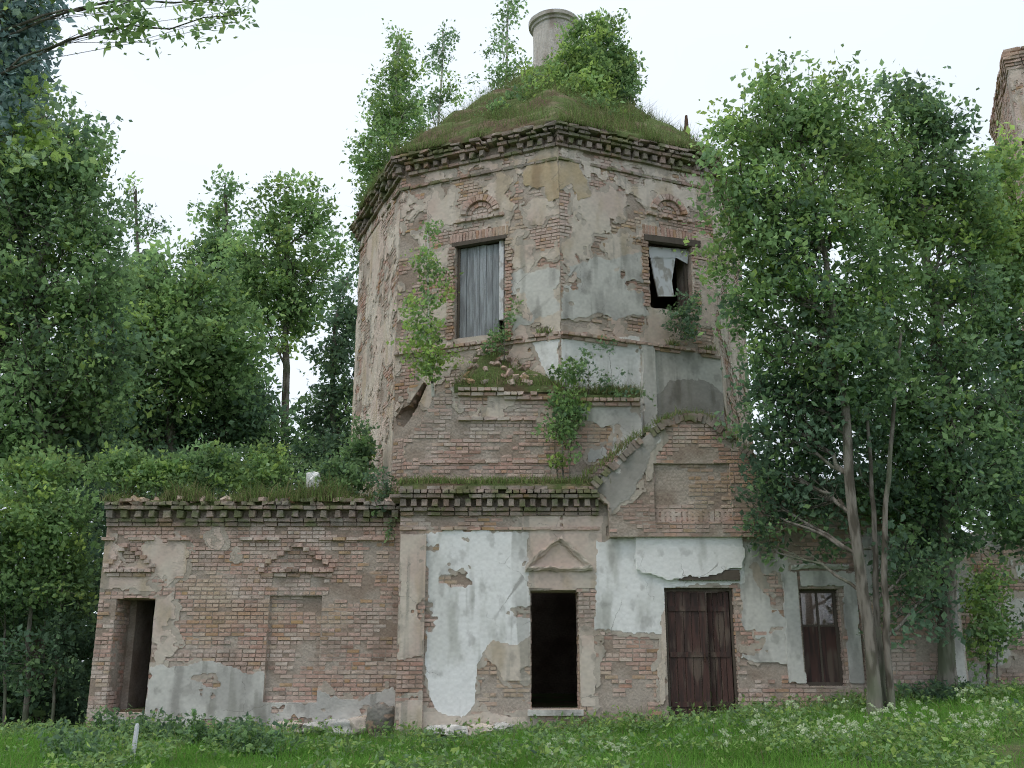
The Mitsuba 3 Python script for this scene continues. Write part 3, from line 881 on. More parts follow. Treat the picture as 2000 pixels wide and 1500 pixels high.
dl_tan = rough_poly(FLf, whole(FLf).intersection(FLf.poly([(760, 320), (1095, 260), (1095, 800), (760, 800)])), 0.535, 0.1, seed=61, freq=2.2)
dl_white = rough_poly(FLf, FLf.poly([(1040, 668), (1092, 660), (1092, 770), (1085, 770), (1060, 730)]), 0.30, 0.08, seed=62)
dr_tan = rough_poly(FRf, whole(FRf), 0.52, 0.1, seed=63, freq=2.1)
dr_pale = rough_poly(FRf, FRf.poly([(1090, 520), (1255, 500), (1262, 620), (1090, 625)]), 0.38, 0.12, seed=64)
dl_pale = rough_poly(FLf, FLf.poly([(1000, 530), (1090, 530), (1090, 622), (1000, 640)]), 0.38, 0.12, seed=66)
dr_white = rough_poly(FRf, FRf.poly([(1090, 662), (1245, 660), (1250, 775), (1250, 850), (1150, 800), (1090, 780)]), 0.33, 0.08, seed=65)
dr_grey = rough_poly(FRf, FRf.poly([(1250, 680), (1420, 690), (1430, 860), (1250, 860)]), 0.30, 0.08, seed=67)


dl_och = rough_poly(FLf, FLf.poly([(1050, 300), (1095, 290), (1095, 390), (1070, 395), (1055, 370), (1020, 370), (1030, 330)]), 0.30, 0.1, seed=68)
dr_och = rough_poly(FRf, FRf.poly([(1090, 300), (1125, 305), (1150, 385), (1125, 390), (1110, 360), (1090, 385)]), 0.34, 0.1, seed=69)
dr_dark = rough_poly(FRf, FRf.poly([(1255, 830), (1275, 775), (1310, 750), (1350, 742), (1400, 756), (1436, 800), (1445, 880), (1255, 880)]), 0.22, 0.12, seed=72)


def drum_extra(face, win, side):
    def f(bk):
        a, b, c, d = win.bounds
        # string course under the windows
        zs_ = 8.55
        course(bk, face, 0, face.w, zs_, 0.085, 0.12, 0.13, missing=0.1, raw=0.1)
        course(bk, face, 0, face.w, zs_ - 0.085, 0.085, 0.06, missing=0.1, raw=0.1)
        # eyebrow arch over the window and a flat lintel of upright bricks
        uc = (a + c) / 2
        arch(bk, face, uc, d + 0.62, 0.36, math.radians(8), math.radians(172), 0.15, 0.09, 0.4)
        arch(bk, face, uc, d + 0.62, 0.23, math.radians(8), math.radians(172), 0.10, 0.03, 0.55)
        course(bk, face, uc - 0.62, uc + 0.62, d + 0.50, 0.085, 0.08, 0.13, missing=0.15)
        for k in range(int((c - a + 0.3) / 0.085)):
            bk.add(face, a - 0.15 + k * 0.085, a - 0.15 + k * 0.085 + 0.072, d + 0.0, d + 0.24, -0.1, 0.025, 0.55, 0.005)
        # brick strips beside the window
        for row in range(int((d - b) / BH)):
            for s in ((a - 0.20, a - 0.01), (c + 0.01, c + 0.20)):
                if rng.random() > 0.12:
                    bk.add(face, s[0] + 0.03 * (row % 2), s[1] - 0.03 * ((row + 1) % 2), b + row * BH, b + row * BH + 0.07, -0.1, 0.045, 0.35)
    return f


def drum_raw(u, z):
    return 0.20 + (0.35 if 9.8 < z < 10.9 else 0)


breach = FLf.poly([(772, 816), (784, 798), (799, 790), (812, 770), (828, 746), (835, 752), (820, 786), (803, 815), (788, 834), (775, 830)])
wall(CH, 'drum_wall', FLf, whole(FLf), [w_left, breach], [('tan_plaster_mat', dl_tan), ('white_plaster_mat', dl_white), ('grey_plaster_mat', dl_pale), ('ochre_plaster_mat', dl_och)], 0.25, 0.40, 0.7, 7, 200, drum_extra(FLf, w_left, -1), drum_raw)
wall(CH, 'drum_wall', FRf, whole(FRf), [w_right], [('tan_plaster_mat', dr_tan), ('white_plaster_mat', dr_white), ('grey_plaster_mat', dr_pale), ('grey_plaster_mat', dr_grey.difference(dr_dark)), ('soot_plaster_mat', dr_dark), ('ochre_plaster_mat', dr_och)], 0.25, 0.40, 0.7, 8, 200, drum_extra(FRf, w_right, 1), drum_raw)
for k, face in ((6, FLL), (1, FRR)):
    pl = rough_poly(face, whole(face), 0.5, 0.1, seed=70 + k)
    wall(CH, 'drum_wall', face, whole(face), [], [('tan_plaster_mat', pl)], 0.25, 0.42, 0.6, 9 + k, 60)
# strip pilaster on the right face
r = FRf.rect(1252, 672, 1276, 850)
obj('drum_pilaster', slab(FRf, rough_poly(FRf, r, 0.2, 0.02, seed=71), -0.02, 0.10), 'grey_plaster_mat', CH)
# boarded window on the left, broken window on the right
a, b, c, d = w_left.bounds
wb = obj('boarded_window', join([slab(FLf, sbox(a + 0.01, b, a + 0.07, d - 0.01), -0.2, -0.1), slab(FLf, sbox(a + 0.07, d - 0.08, c - 0.2, d - 0.01), -0.2, -0.1)]), 'dark_wood_mat', CH, label='drum window closed with grey upright boards')
n = 6
w = (c - 0.19 - a - 0.07) / n
for k in range(n):
    obj('board', slab(FLf, sbox(a + 0.07 + k * w + 0.005, b + 0.01 + rng.random() * 0.04, a + 0.07 + (k + 1) * w - 0.005, d - 0.10 - rng.random() * 0.03), -0.16, -0.125 + rng.normal(0, 0.006)), 'grey_wood_mat', wb)
obj('pale_post', slab(FLf, sbox(c - 0.17, b + 0.35, c - 0.06, d - 0.02), -0.16, -0.06), 'white_paint_mat', wb)
a, b, c, d = w_right.bounds
wr = obj('broken_window', join([slab(FRf, sbox(a + 0.02, b + 0.02, a + 0.09, d - 0.02), -0.26, -0.18), slab(FRf, sbox(a + 0.09, d - 0.12, c - 0.02, d - 0.04), -0.26, -0.18), slab(FRf, sbox(c - 0.09, b + 0.3, c - 0.02, d - 0.13), -0.26, -0.18)]),
         'dark_wood_mat', CH, label='broken drum window with a loose pale board hanging in it')
q = FRf.poly([(1276, 498), (1326, 492), (1318, 545), (1322, 575), (1292, 575), (1284, 540)])
obj('loose_board', slab(FRf, q, -0.17, -0.13), 'white_paint_mat', wr, label='pale board hanging askew')
q = FRf.poly([(1272, 478), (1350, 484), (1348, 512), (1326, 500), (1274, 500)])
obj('torn_sheet', slab(FRf, q, -0.125, -0.115), 'white_paint_mat', wr)
obj('window_lintel', slab(FRf, FRf.poly([(1256, 459), (1366, 472), (1366, 484), (1256, 470)]), -0.1, 0.06), 'dark_wood_mat', CH)
obj('window_lintel', slab(FLf, FLf.poly([(884, 476), (990, 459), (990, 466), (884, 484)]), -0.1, 0.05), 'dark_wood_mat', CH)
# cornice of the drum
cor, dent = Bricks(), Bricks()
for k in (6, 7, 0, 1):
    f = faces[k]
    e = 0.10
    z = ZD1 - 0.05
    course(cor, f, -0.02, f.w + 0.02, z - 0.35, 0.085, 0.05, missing=0.08, back=-0.2)
    course(cor, f, -0.04, f.w + 0.04, z, 0.085, 0.09, missing=0.05, back=-0.3, raw=0.1)
    course(dent, f, -0.06, f.w + 0.06, z + 0.085, 0.155, 0.15, 0.125, 0.125, 0.2, raw=0.1, back=-0.02, jit=0.012)
    course(cor, f, -0.1, f.w + 0.1, z + 0.245, 0.085, 0.21, missing=0.12, back=-0.3, raw=0.0, jit=0.012)
    course(cor, f, -0.13, f.w + 0.13, z + 0.33, 0.085, 0.27, 0.13, missing=0.2, back=-0.3, raw=0.0, jit=0.014)
    course(cor, f, -0.16, f.w + 0.16, z + 0.415, 0.085, 0.31, 0.26, missing=0.35, back=-0.3, raw=0.0, jit=0.016)
    course(cor, f, -0.16, f.w + 0.16, z + 0.50, 0.085, 0.24, 0.26, missing=0.65, back=-0.3, raw=0.0, jit=0.016)
ck = obj('drum_cornice', join([slab(faces[k], sbox(0, ZD1 - 0.02, faces[k].w, ZD1 + 0.5), -0.6, -0.02) for k in range(8)]), 'mortar_mat', CH)
cor.emit(ck, 150, mat='mossy_brick_mat')
dent.emit(ck, 70, 'dentil', mat='mossy_brick_mat')

# tent roof: eight slopes, lumpy with moss
ZE, ZA, RE, RA = ZD1 + 0.52, 18.25, R + 0.22, 0.85
na, nr = 160, 46
ang = np.linspace(0, 2 * np.pi, na, endpoint=False)
octr = math.cos(math.pi / 8) / np.cos((ang + np.pi / 2) % (np.pi / 4) - np.pi / 8)
octr = octr / octr.max()
t = np.linspace(0, 1, nr)[:, None]
rr = (RE + (RA - RE) * t) * octr[None]
zz = ZE + (ZA - ZE) * t + 0 * rr
pp = np.stack([C[0] + rr * np.cos(ang), C[1] + rr * np.sin(ang), zz], -1)
pp[..., 2] += (meshkit.fbm(pp * 1.1, 4) - 0.5) * 0.9 * np.minimum(1, t * 6) + meshkit.fbm(pp * 4, 2, 5) * 0.10
pp[..., :2] += ((meshkit.fbm(pp * 2.2, 3, 8) - 0.5) * 0.16)[..., None] * np.stack([np.cos(ang), np.sin(ang)], -1)[None] * (t < 0.1)[..., None]
under = pp[0].copy()
under[:, 2] = ZE - 0.06
under2 = under.copy()
under2[:, :2] = C + (under2[:, :2] - C) * 0.85
cap = np.array([[C[0], C[1], ZA]])
i, j = np.meshgrid(np.arange(nr - 1), np.arange(na), indexing='ij')
q = np.stack([i * na + j, i * na + (j + 1) % na, (i + 1) * na + (j + 1) % na, (i + 1) * na + j], -1).reshape(-1, 4)
jj = np.arange(na)
b0, b1 = nr * na, nr * na + na
f = np.vstack([q[:, [0, 1, 2]], q[:, [0, 2, 3]], np.stack([jj, b0 + jj, b0 + (jj + 1) % na], 1), np.stack([jj, b0 + (jj + 1) % na, (jj + 1) % na], 1),
               np.stack([b0 + jj, b1 + jj, b1 + (jj + 1) % na], 1), np.stack([b0 + jj, b1 + (jj + 1) % na, b0 + (jj + 1) % na], 1)])
obj('tent_roof', (np.vstack([pp.reshape(-1, 3), under, under2]), f), 'soil_mat', CH, smooth=50, label='tent roof of the drum grown over with moss and weeds')
# a decayed finial on the right hand side of the roof, and the lantern
prof = [(0.0, 17.9), (0.92, 17.9), (0.92, 18.25), (0.82, 18.35), (0.74, 18.5), (0.735, 19.3), (0.725, 20.12), (0.78, 20.14), (0.785, 20.22), (0.86, 20.24), (0.87, 20.36), (0.81, 20.38), (0.62, 20.46), (0.3, 20.52), (0.0, 20.54)]
m = trimesh.creation.revolve(np.array(prof), sections=40)
v = np.array(m.vertices)
v[:, :2] *= 0.92 + 0.10 * (meshkit.fbm(np.concatenate([v[:, :2] * 2, v[:, 2:] * 1.4], 1), 3) - 0.5)[:, None]
lan = obj('lantern', (v + [1.30, 26.4, 0], m.faces), 'lantern_mat', CH, smooth=40, label='round plastered lantern on top of the roof with a small cornice')
pipe = at(1340, 262, 23.6)
obj('chimney_stub', tube([pipe + [0, 0, -0.8], pipe, pipe + [0.02, 0, 0.22], pipe + [0.03, 0, 0.55]], [0.13, 0.11, 0.06, 0.035], 8), 'rust_mat', CH)

# --- neighbours of the church on the right edge
TW = thing('brick_tower', 'brick tower corner with a dark cornice at the top right edge of the view', 'tower')
YT = 31.0
xt = at(1985, 240, YT)[0]
zt = at(1960, 132, YT)[2]
TU, TV = np.array([0.936, -0.352]), np.array([0.352, 0.936])          # the tower is turned: along its front, and into its depth
tq = lambda a, b: (np.array([xt, YT]) + TU * a + TV * b)
FT = Face(tq(0, 0), tq(5.5, 0))
t_open = sbox(*[*FT.on(2004, 335)], FT.on(2004, 335)[0] + 1.5, FT.on(2004, 270)[1])
t_out = sbox(0, 0, FT.w, zt)
tp = rough_poly(FT, sbox(0, 8, FT.w, zt), 0.46, 0.1, seed=81)
wall(TW, 'front_wall', FT, t_out, [t_open], [('tan_plaster_mat', tp)], 0.3, 0.42, 0.6, 15, 120)
FTl = Face(tq(0, 5.5), tq(0, 0))
FTr, FTb = Face(tq(5.5, 0.62), tq(5.5, 5.5)), Face(tq(5.5, 5.5), tq(0, 5.5))
wall(TW, 'side_wall', FTl, sbox(0, 0, FTl.w - 0.6, zt), [], [], 0.35, 0.42, 0.6, 16, 30)
obj('back_wall', join([slab(FTr, sbox(0, 0, FTr.w, zt), -0.5, 0), slab(FTb, sbox(0.52, 0, FTb.w - 0.62, zt), -0.5, 0)]), 'mortar_mat', TW)
cor = Bricks()
for f in (FT, FTl):
    for k, out in enumerate((0.04, 0.07, 0.10, 0.14, 0.17, 0.12, 0.05)):
        course(cor, f, -out * (f is FT), f.w + out * (f is FTl), zt + (k - 1) * 0.12, 0.12, out, 0.26, missing=0.08 + 0.25 * (k > 4), raw=0.4, back=-0.4, jit=0.012)
core = np.array([np.append(tq(a, b), z_) for z_ in (zt, zt + 0.7) for a, b in ((0.05, 0.05), (5.4, 0.05), (5.4, 5.4), (0.05, 5.4))])
ck = obj('cornice', (core, np.array([[0, 2, 1], [0, 3, 2], [4, 5, 6], [4, 6, 7], [0, 1, 5], [0, 5, 4], [1, 2, 6], [1, 6, 5], [2, 3, 7], [2, 7, 6], [3, 0, 4], [3, 4, 7]])), 'mortar_mat', TW)
cor.emit(ck, 60)
YR = 23.2
RW = thing('ruined_wall', 'low ruined brick wall behind bushes at the right edge', 'wall')
FR2 = Face((9.0, YR), (14.5, YR))
rw_out = FR2.poly([(1835, 1390), (1835, 1060), (1880, 1048), (1930, 1030), (1975, 1042), (2040, 1030), (2200, 1060), (2300, 1090), (2300, 1390)])
wall(RW, 'masonry', FR2, rw_out, [], [('grey_plaster_mat', rough_poly(FR2, rw_out, 0.52, 0.1, seed=85))], 0.35, 0.42, 0.5, 17, 150)

# stone blocks lying about, and the lump for the sky gap
def stone(center, size, seed):
    m = trimesh.creation.icosphere(2)
    v = np.array(m.vertices)
    v = np.sign(v) * np.abs(v) ** 0.75
    v *= (1 + 1.3 * (meshkit.fbm(v * 1.5 + seed, 3) - 0.5))[:, None]
    return v * np.array(size) + center, m.faces


p = at(612, 932, 21.4)
o = obj('sky_gap_lump', stone(p - [0, 0, 0.08], (0.15, 0.12, 0.19), 3), 'white_plaster_mat', smooth=25)  # white lump added where bright sky and lit bricks show through
labels[o] = {'label': 'white lump added for a bright sky gap on the edge of the wing roof', 'category': 'sky_gap'}
p = at(745, 1400, 20.6)
o = obj('boulder', stone((p[0] + 0.05, 20.5, 0.36), (0.30, 0.22, 0.40), 5), 'crumble_mat', smooth=30)
labels[o] = {'label': 'dark mossy boulder leaning in the corner between wing and plastered block', 'category': 'stone'}
for k, (px, sx, sz, g) in enumerate(((560, 0.30, 0.14, 0), (610, 0.22, 0.12, 1), (660, 0.34, 0.16, 2), (700, 0.26, 0.22, 3), (850, 0.2, 0.1, 4), (890, 0.24, 0.1, 5), (940, 0.26, 0.11, 6), (985, 0.2, 0.1, 7))):
    YY = YW - 0.22 if px < 780 else YG - 0.22
    x = at(px, 1410, YY)[0]
    o = obj('foundation_stone', stone((x, YY, float(ground_z(x, YY)) + 0.16), (sx, 0.2, sz), 10 + k), 'grey_plaster_mat' if k % 3 else 'tan_plaster_mat', smooth=40)
    nth = ('leftmost', 'second from the left', 'third from the left', 'rightmost')[k % 4]
    labels[o] = {'label': f'{nth} of the rough pale stones at the foot of the ' + ('wing wall' if px < 780 else 'white plaster'), 'category': 'stone', 'group': 'stones at the foot of the wing' if px < 780 else 'stones at the foot of the plastered wall'}


# ------------------------------------------------------------------ plants
def leaves(cent, size, uv, up=0.6, aspect=0.62, r=rng):
    """Folded diamond leaves at the points: vertices, triangles and one uv per leaf."""
    n = len(cent)
    nrm = r.normal(0, 1, (n, 3)) + [0, 0, up]
    nrm /= np.linalg.norm(nrm, axis=1, keepdims=True)
    ax = np.cross(nrm, r.normal(0, 1, (n, 3)))
    ax /= np.linalg.norm(ax, axis=1, keepdims=True)
    sd = np.cross(nrm, ax)
    L = (size * (0.5 + 1.05 * r.random(n) ** 1.3))[:, None]
    w = L * aspect
    v = np.stack([cent, cent + ax * L * 0.42 + sd * w * 0.5 - nrm * L * 0.1, cent + ax * L - nrm * L * 0.12, cent + ax * L * 0.42 - sd * w * 0.5 - nrm * L * 0.1], 1)
    f = (np.array([[0, 1, 2], [0, 2, 3]])[None] + (np.arange(n) * 4)[:, None, None]).reshape(-1, 3)
    return v.reshape(-1, 3), f, np.repeat(uv, 4, 0)


def pl(px, py, rx, rz, Y, ry=None, dens=1.0, hue=None):
    """A leafy mass: centre and radii in metres from where it stands in the photograph, at its own distance."""
    s = scale_at(px, py, Y)
    return dict(c=at(px, py, Y), r=np.array([rx * s, (ry or (rx + rz) / 2) * s, rz * s]), dens=dens, hue=hue)


def tree(name, label, category, stems, lobes, r0, leaf=0.11, hue=0.4, seed=0, group=None, bark='bark_mat', lai=3.0, twig=0.30, per=34, up=0.6, aspect=0.62, swell=1.12):
    """stems: trunk polylines from the ground up; lobes: the masses of the crown. Trunk, limbs and twigs are one part, the leaves another."""
    r = np.random.default_rng(1000 + seed)
    key = thing(name, label, category, group)
    lobes = [{**lb, 'r': lb['r'] * swell} for lb in lobes]
    wood, P_, R_ = [], [], []
    for i, st in enumerate(stems):
        rad = r0 * (1 if i == 0 else 0.45 + 0.2 * r.random())
        path = smooth_path(st, 16, rad * 0.25, r)
        rr_ = np.linspace(rad, rad * 0.35, 16)
        rr_[0] *= 1.35
        wood.append(tube(path, rr_, 8))
        P_.append(path)
        R_.append(rr_)
    trunk, trad = np.vstack(P_), np.concatenate(R_)
    cents, uvs = [], []
    for lb in lobes:
        c, rad = lb['c'], lb['r']
        low = c - [0, 0, rad[2] * 0.7]
        cost = np.linalg.norm(trunk - low, axis=1) + 2.0 * np.maximum(0, trunk[:, 2] - low[2])
        k = int(np.argmin(cost))
        mid = (trunk[k] + c) / 2 + [0, 0, 0.12 * np.linalg.norm(c - trunk[k])]
        limb = smooth_path([trunk[k], mid, c, c + [0, 0, rad[2] * 0.6]], 9, 0.03 + 0.02 * rad.mean(), r)
        lr = min(trad[k] * 0.6, 0.02 + 0.03 * rad.mean())
        wood.append(tube(limb, np.linspace(lr, lr * 0.3, 9), 5))
        area = math.pi * rad[0] * rad[2]
        total = area * lai * lb['dens'] / (leaf * leaf * aspect * 0.5)
        nt = max(4, int(total / per * r.uniform(0.72, 1.15)))
        d = r.normal(0, 1, (nt, 3))
        d /= np.linalg.norm(d, axis=1, keepdims=True)
        tips = c + d * rad * (r.random(nt) ** 0.45)[:, None] * (0.82 + 0.42 * r.random(nt) + 0.35 * (r.random(nt) < 0.08))[:, None]
        h0 = hue if lb['hue'] is None else lb['hue']
        for q_ in tips:
            a = limb[min(8, 2 + int(r.random() * 7))]
            m_ = (a + q_) / 2 + r.normal(0, 0.06, 3) + [0, 0, 0.05]
            wood.append(tube([a, m_, q_], [lr * 0.28, lr * 0.2, 0.004], 3))
            n = int(per * (0.5 + r.random()))
            t_ = r.random(n) ** 0.6
            cents.append(m_ + (q_ - m_) * t_[:, None] * 1.15 + r.normal(0, twig * 0.5, (n, 3)) * np.array([1, 1, 0.75]))
            tone, age = 0.5 + 0.27 * r.normal(), (0.3 if r.random() < 0.12 else 0.0)
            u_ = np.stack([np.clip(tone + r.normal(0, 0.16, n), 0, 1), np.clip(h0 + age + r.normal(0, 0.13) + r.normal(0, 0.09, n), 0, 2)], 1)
            uvs.append(u_)
    obj('trunk', join(wood), bark, key, smooth=True)
    v, f, u_ = leaves(np.vstack(cents), leaf, np.vstack(uvs), up, aspect, r)
    obj('crown', (v, f), 'leaf_mat', key, uv=u_)
    return key


def base(px, Y, dx=0.0):
    x = at(px, 1350, Y)[0] + dx
    return np.array([x, Y, float(ground_z(x, Y)) - 0.1])


def stem(px, Y, *pts):
    return [base(px, Y)] + [at(a, b, y) for a, b, y in pts]


# trees on the left, from the near ones to the far ones
tree('leaning_tree', 'tree top with bluish glare painted into its leaves in the upper left corner with twigs hanging into the sky', 'tree',
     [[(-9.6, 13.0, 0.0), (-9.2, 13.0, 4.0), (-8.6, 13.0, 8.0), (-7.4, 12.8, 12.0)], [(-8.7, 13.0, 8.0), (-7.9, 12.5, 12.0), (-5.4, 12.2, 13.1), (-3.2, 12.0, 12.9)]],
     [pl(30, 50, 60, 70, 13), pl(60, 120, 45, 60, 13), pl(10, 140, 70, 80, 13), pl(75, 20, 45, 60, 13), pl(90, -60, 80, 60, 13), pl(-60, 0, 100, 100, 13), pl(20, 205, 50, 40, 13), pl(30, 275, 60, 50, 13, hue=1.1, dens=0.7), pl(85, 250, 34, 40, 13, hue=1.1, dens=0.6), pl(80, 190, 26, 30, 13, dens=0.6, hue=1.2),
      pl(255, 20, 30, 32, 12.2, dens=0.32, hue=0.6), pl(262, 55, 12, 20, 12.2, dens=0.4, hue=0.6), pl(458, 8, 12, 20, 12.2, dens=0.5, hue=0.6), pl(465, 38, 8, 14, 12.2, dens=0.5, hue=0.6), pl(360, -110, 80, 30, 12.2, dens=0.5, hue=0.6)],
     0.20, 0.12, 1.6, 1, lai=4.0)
tree('broadleaf_tree', 'tall dense dark green tree at the left edge', 'tree', [stem(70, 25, (80, 1000, 25), (75, 700, 25), (90, 400, 25))],
     [pl(60, 290, 110, 80, 25), pl(140, 320, 70, 90, 25), pl(20, 430, 140, 120, 25), pl(150, 450, 70, 110, 25), pl(-60, 300, 130, 150, 25), pl(70, 600, 150, 130, 25), pl(185, 590, 60, 90, 25), pl(-60, 600, 130, 150, 25),
      pl(40, 780, 150, 130, 24.5), pl(160, 770, 90, 110, 25.5), pl(120, 900, 80, 80, 26, hue=0.1), pl(15, 900, 120, 90, 25), pl(195, 350, 35, 70, 25, dens=0.8), pl(205, 480, 40, 80, 25), pl(210, 700, 70, 100, 25.5, hue=0.3), pl(190, 880, 60, 80, 26, hue=0.1), pl(60, 200, 60, 50, 25, dens=0.8)],
     0.30, 0.17, 0.40, 2, lai=3.8, twig=0.45)
tree('hazel_bush', 'mid green leafy bush filling the lower left edge beside the wing', 'bush', [stem(60, 22.6, (60, 1200, 22.6), (70, 1000, 22.6)), stem(20, 22.6, (10, 1100, 22.6)), stem(110, 22.6, (125, 1100, 22.6))],
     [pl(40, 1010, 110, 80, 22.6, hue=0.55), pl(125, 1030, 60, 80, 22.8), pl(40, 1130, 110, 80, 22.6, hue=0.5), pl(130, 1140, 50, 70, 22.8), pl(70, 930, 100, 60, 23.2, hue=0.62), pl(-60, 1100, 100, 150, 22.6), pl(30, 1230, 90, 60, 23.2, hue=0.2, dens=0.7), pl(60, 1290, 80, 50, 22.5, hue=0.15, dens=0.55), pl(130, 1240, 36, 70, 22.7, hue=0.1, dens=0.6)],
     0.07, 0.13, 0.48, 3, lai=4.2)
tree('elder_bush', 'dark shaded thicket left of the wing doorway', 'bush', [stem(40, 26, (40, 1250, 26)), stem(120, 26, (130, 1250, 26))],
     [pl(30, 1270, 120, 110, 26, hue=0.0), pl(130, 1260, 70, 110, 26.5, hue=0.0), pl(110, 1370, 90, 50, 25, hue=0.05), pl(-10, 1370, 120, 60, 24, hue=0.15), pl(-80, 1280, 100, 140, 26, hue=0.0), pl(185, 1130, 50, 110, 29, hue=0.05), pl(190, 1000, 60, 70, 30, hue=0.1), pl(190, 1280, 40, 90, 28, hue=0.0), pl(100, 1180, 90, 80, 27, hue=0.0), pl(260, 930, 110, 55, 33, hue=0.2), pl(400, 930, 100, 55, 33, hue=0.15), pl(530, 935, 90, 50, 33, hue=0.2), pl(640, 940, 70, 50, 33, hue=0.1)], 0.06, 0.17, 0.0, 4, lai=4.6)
tree('broadleaf_tree', 'broad round green tree behind the wing roof', 'tree', [stem(330, 34, (330, 1000, 34), (335, 800, 34), (330, 640, 34))],
     [pl(270, 610, 90, 80, 34), pl(370, 600, 90, 80, 34, hue=0.5), pl(240, 720, 110, 100, 34), pl(350, 720, 110, 110, 33.5), pl(440, 720, 80, 100, 34), pl(220, 840, 100, 90, 35, hue=0.15), pl(340, 850, 120, 80, 35, hue=0.08), pl(450, 840, 70, 80, 35, hue=0.15), pl(440, 640, 70, 60, 34, hue=0.5), pl(300, 540, 60, 50, 34, hue=0.5, dens=0.8), pl(230, 560, 60, 60, 34, hue=0.45), pl(190, 660, 70, 90, 34.5), pl(500, 830, 60, 70, 34.5, hue=0.15), pl(290, 660, 90, 80, 33.5, hue=0.55), pl(400, 680, 80, 70, 33, hue=0.5), pl(170, 800, 70, 90, 35, hue=0.1)],
     0.30, 0.22, 0.42, 5, lai=4.4, twig=0.55)
tree('poplar_tree', 'loose light green tree with a ragged top left of the drum', 'tree', [stem(560, 37, (555, 900, 37), (560, 650, 37), (562, 430, 37))],
     [pl(560, 390, 55, 55, 37, dens=0.8), pl(535, 460, 60, 60, 37), pl(605, 450, 60, 60, 37, dens=0.8), pl(570, 540, 80, 70, 37), pl(500, 560, 60, 60, 37), pl(640, 520, 45, 60, 37, dens=0.5), pl(520, 650, 60, 50, 37, dens=0.8), pl(480, 780, 50, 90, 38, hue=0.15), pl(590, 620, 45, 50, 37, dens=0.6), pl(470, 500, 50, 50, 37, dens=0.9), pl(620, 400, 40, 50, 37, dens=0.6), pl(560, 600, 70, 60, 37, dens=0.9)],
     0.24, 0.20, 0.55, 6, lai=3.2, twig=0.45)
tree('aspen_tree', 'slim tree with a thin pointed top between the two rounder left trees', 'tree', [stem(425, 40, (430, 900, 40), (432, 600, 40), (440, 380, 40))],
     [pl(438, 370, 28, 45, 40, dens=0.6), pl(425, 430, 45, 45, 40, dens=0.8), pl(445, 500, 60, 55, 40), pl(400, 560, 55, 55, 40), pl(460, 580, 50, 60, 40), pl(400, 500, 45, 45, 40)], 0.2, 0.2, 0.38, 7, lai=3.4, twig=0.45)
tree('aspen_tree', 'small thin grey-green tree showing against the sky left of centre', 'tree', [stem(280, 42, (280, 900, 42), (275, 600, 42), (265, 370, 42))],
     [pl(262, 375, 30, 40, 42, dens=0.4), pl(290, 440, 45, 40, 42, dens=0.5), pl(275, 520, 60, 50, 42, dens=0.7)], 0.16, 0.2, 0.33, 8, lai=2.6, twig=0.45)
tree('alder_tree', 'dark slender tree close against the left side of the drum', 'tree', [stem(655, 33, (655, 950, 33), (650, 750, 33), (662, 600, 33))],
     [pl(668, 620, 32, 50, 33), pl(650, 700, 48, 50, 33), pl(640, 790, 50, 55, 33), pl(660, 880, 55, 60, 33), pl(590, 890, 55, 55, 34), pl(690, 760, 30, 80, 33), pl(530, 880, 60, 50, 34, hue=0.3), pl(690, 640, 24, 60, 33), pl(680, 560, 24, 45, 33, dens=0.6), pl(690, 880, 40, 70, 33), pl(620, 830, 40, 40, 33.5)], 0.2, 0.17, 0.10, 9, lai=3.4, twig=0.4)
tree('birch_tree', 'tall birch rising behind the left shoulder of the drum roof', 'tree', [stem(745, 32.5, (745, 800, 32.5), (760, 400, 32.5), (778, 90, 32.5))],
     [pl(778, 90, 22, 40, 32.5, dens=0.7), pl(768, 155, 38, 45, 32.5, dens=0.9), pl(790, 220, 48, 50, 32.5), pl(745, 240, 42, 55, 32.5), pl(765, 310, 62, 55, 32.5, hue=0.6), pl(735, 370, 45, 60, 32.5), pl(725, 440, 30, 60, 32.3, hue=0.25), pl(820, 270, 30, 35, 32.5, dens=0.6), pl(715, 320, 35, 45, 32.5, dens=0.9), pl(800, 150, 30, 40, 32.5, dens=0.7), pl(770, 390, 45, 50, 32.5, hue=0.55), pl(705, 480, 20, 50, 32.3, hue=0.2)],
     0.17, 0.15, 0.55, 10, bark='birch_mat', lai=3.6, twig=0.35)
tree('birch_tree', 'faint slender birch against the sky right of the tall birch', 'tree', [stem(850, 40, (850, 600, 40), (855, 300, 40), (865, 60, 40))],
     [pl(866, 60, 22, 35, 40, dens=0.4), pl(858, 120, 35, 40, 40, dens=0.45), pl(880, 180, 35, 35, 40, dens=0.35), pl(845, 215, 35, 40, 40, dens=0.5), pl(870, 270, 45, 40, 40, dens=0.5)], 0.12, 0.16, 0.35, 11, bark='birch_mat', lai=2.8, twig=0.4)
tree('birch_tree', 'thin birch top showing left of the lantern', 'tree', [stem(985, 38, (985, 600, 38), (988, 300, 38), (992, 10, 38))],
     [pl(992, 5, 22, 50, 38, dens=0.5), pl(982, 85, 32, 45, 38, dens=0.5), pl(1000, 150, 40, 35, 38, dens=0.6), pl(975, 170, 35, 40, 38, dens=0.5)], 0.12, 0.16, 0.4, 12, bark='birch_mat', lai=2.8, twig=0.4)
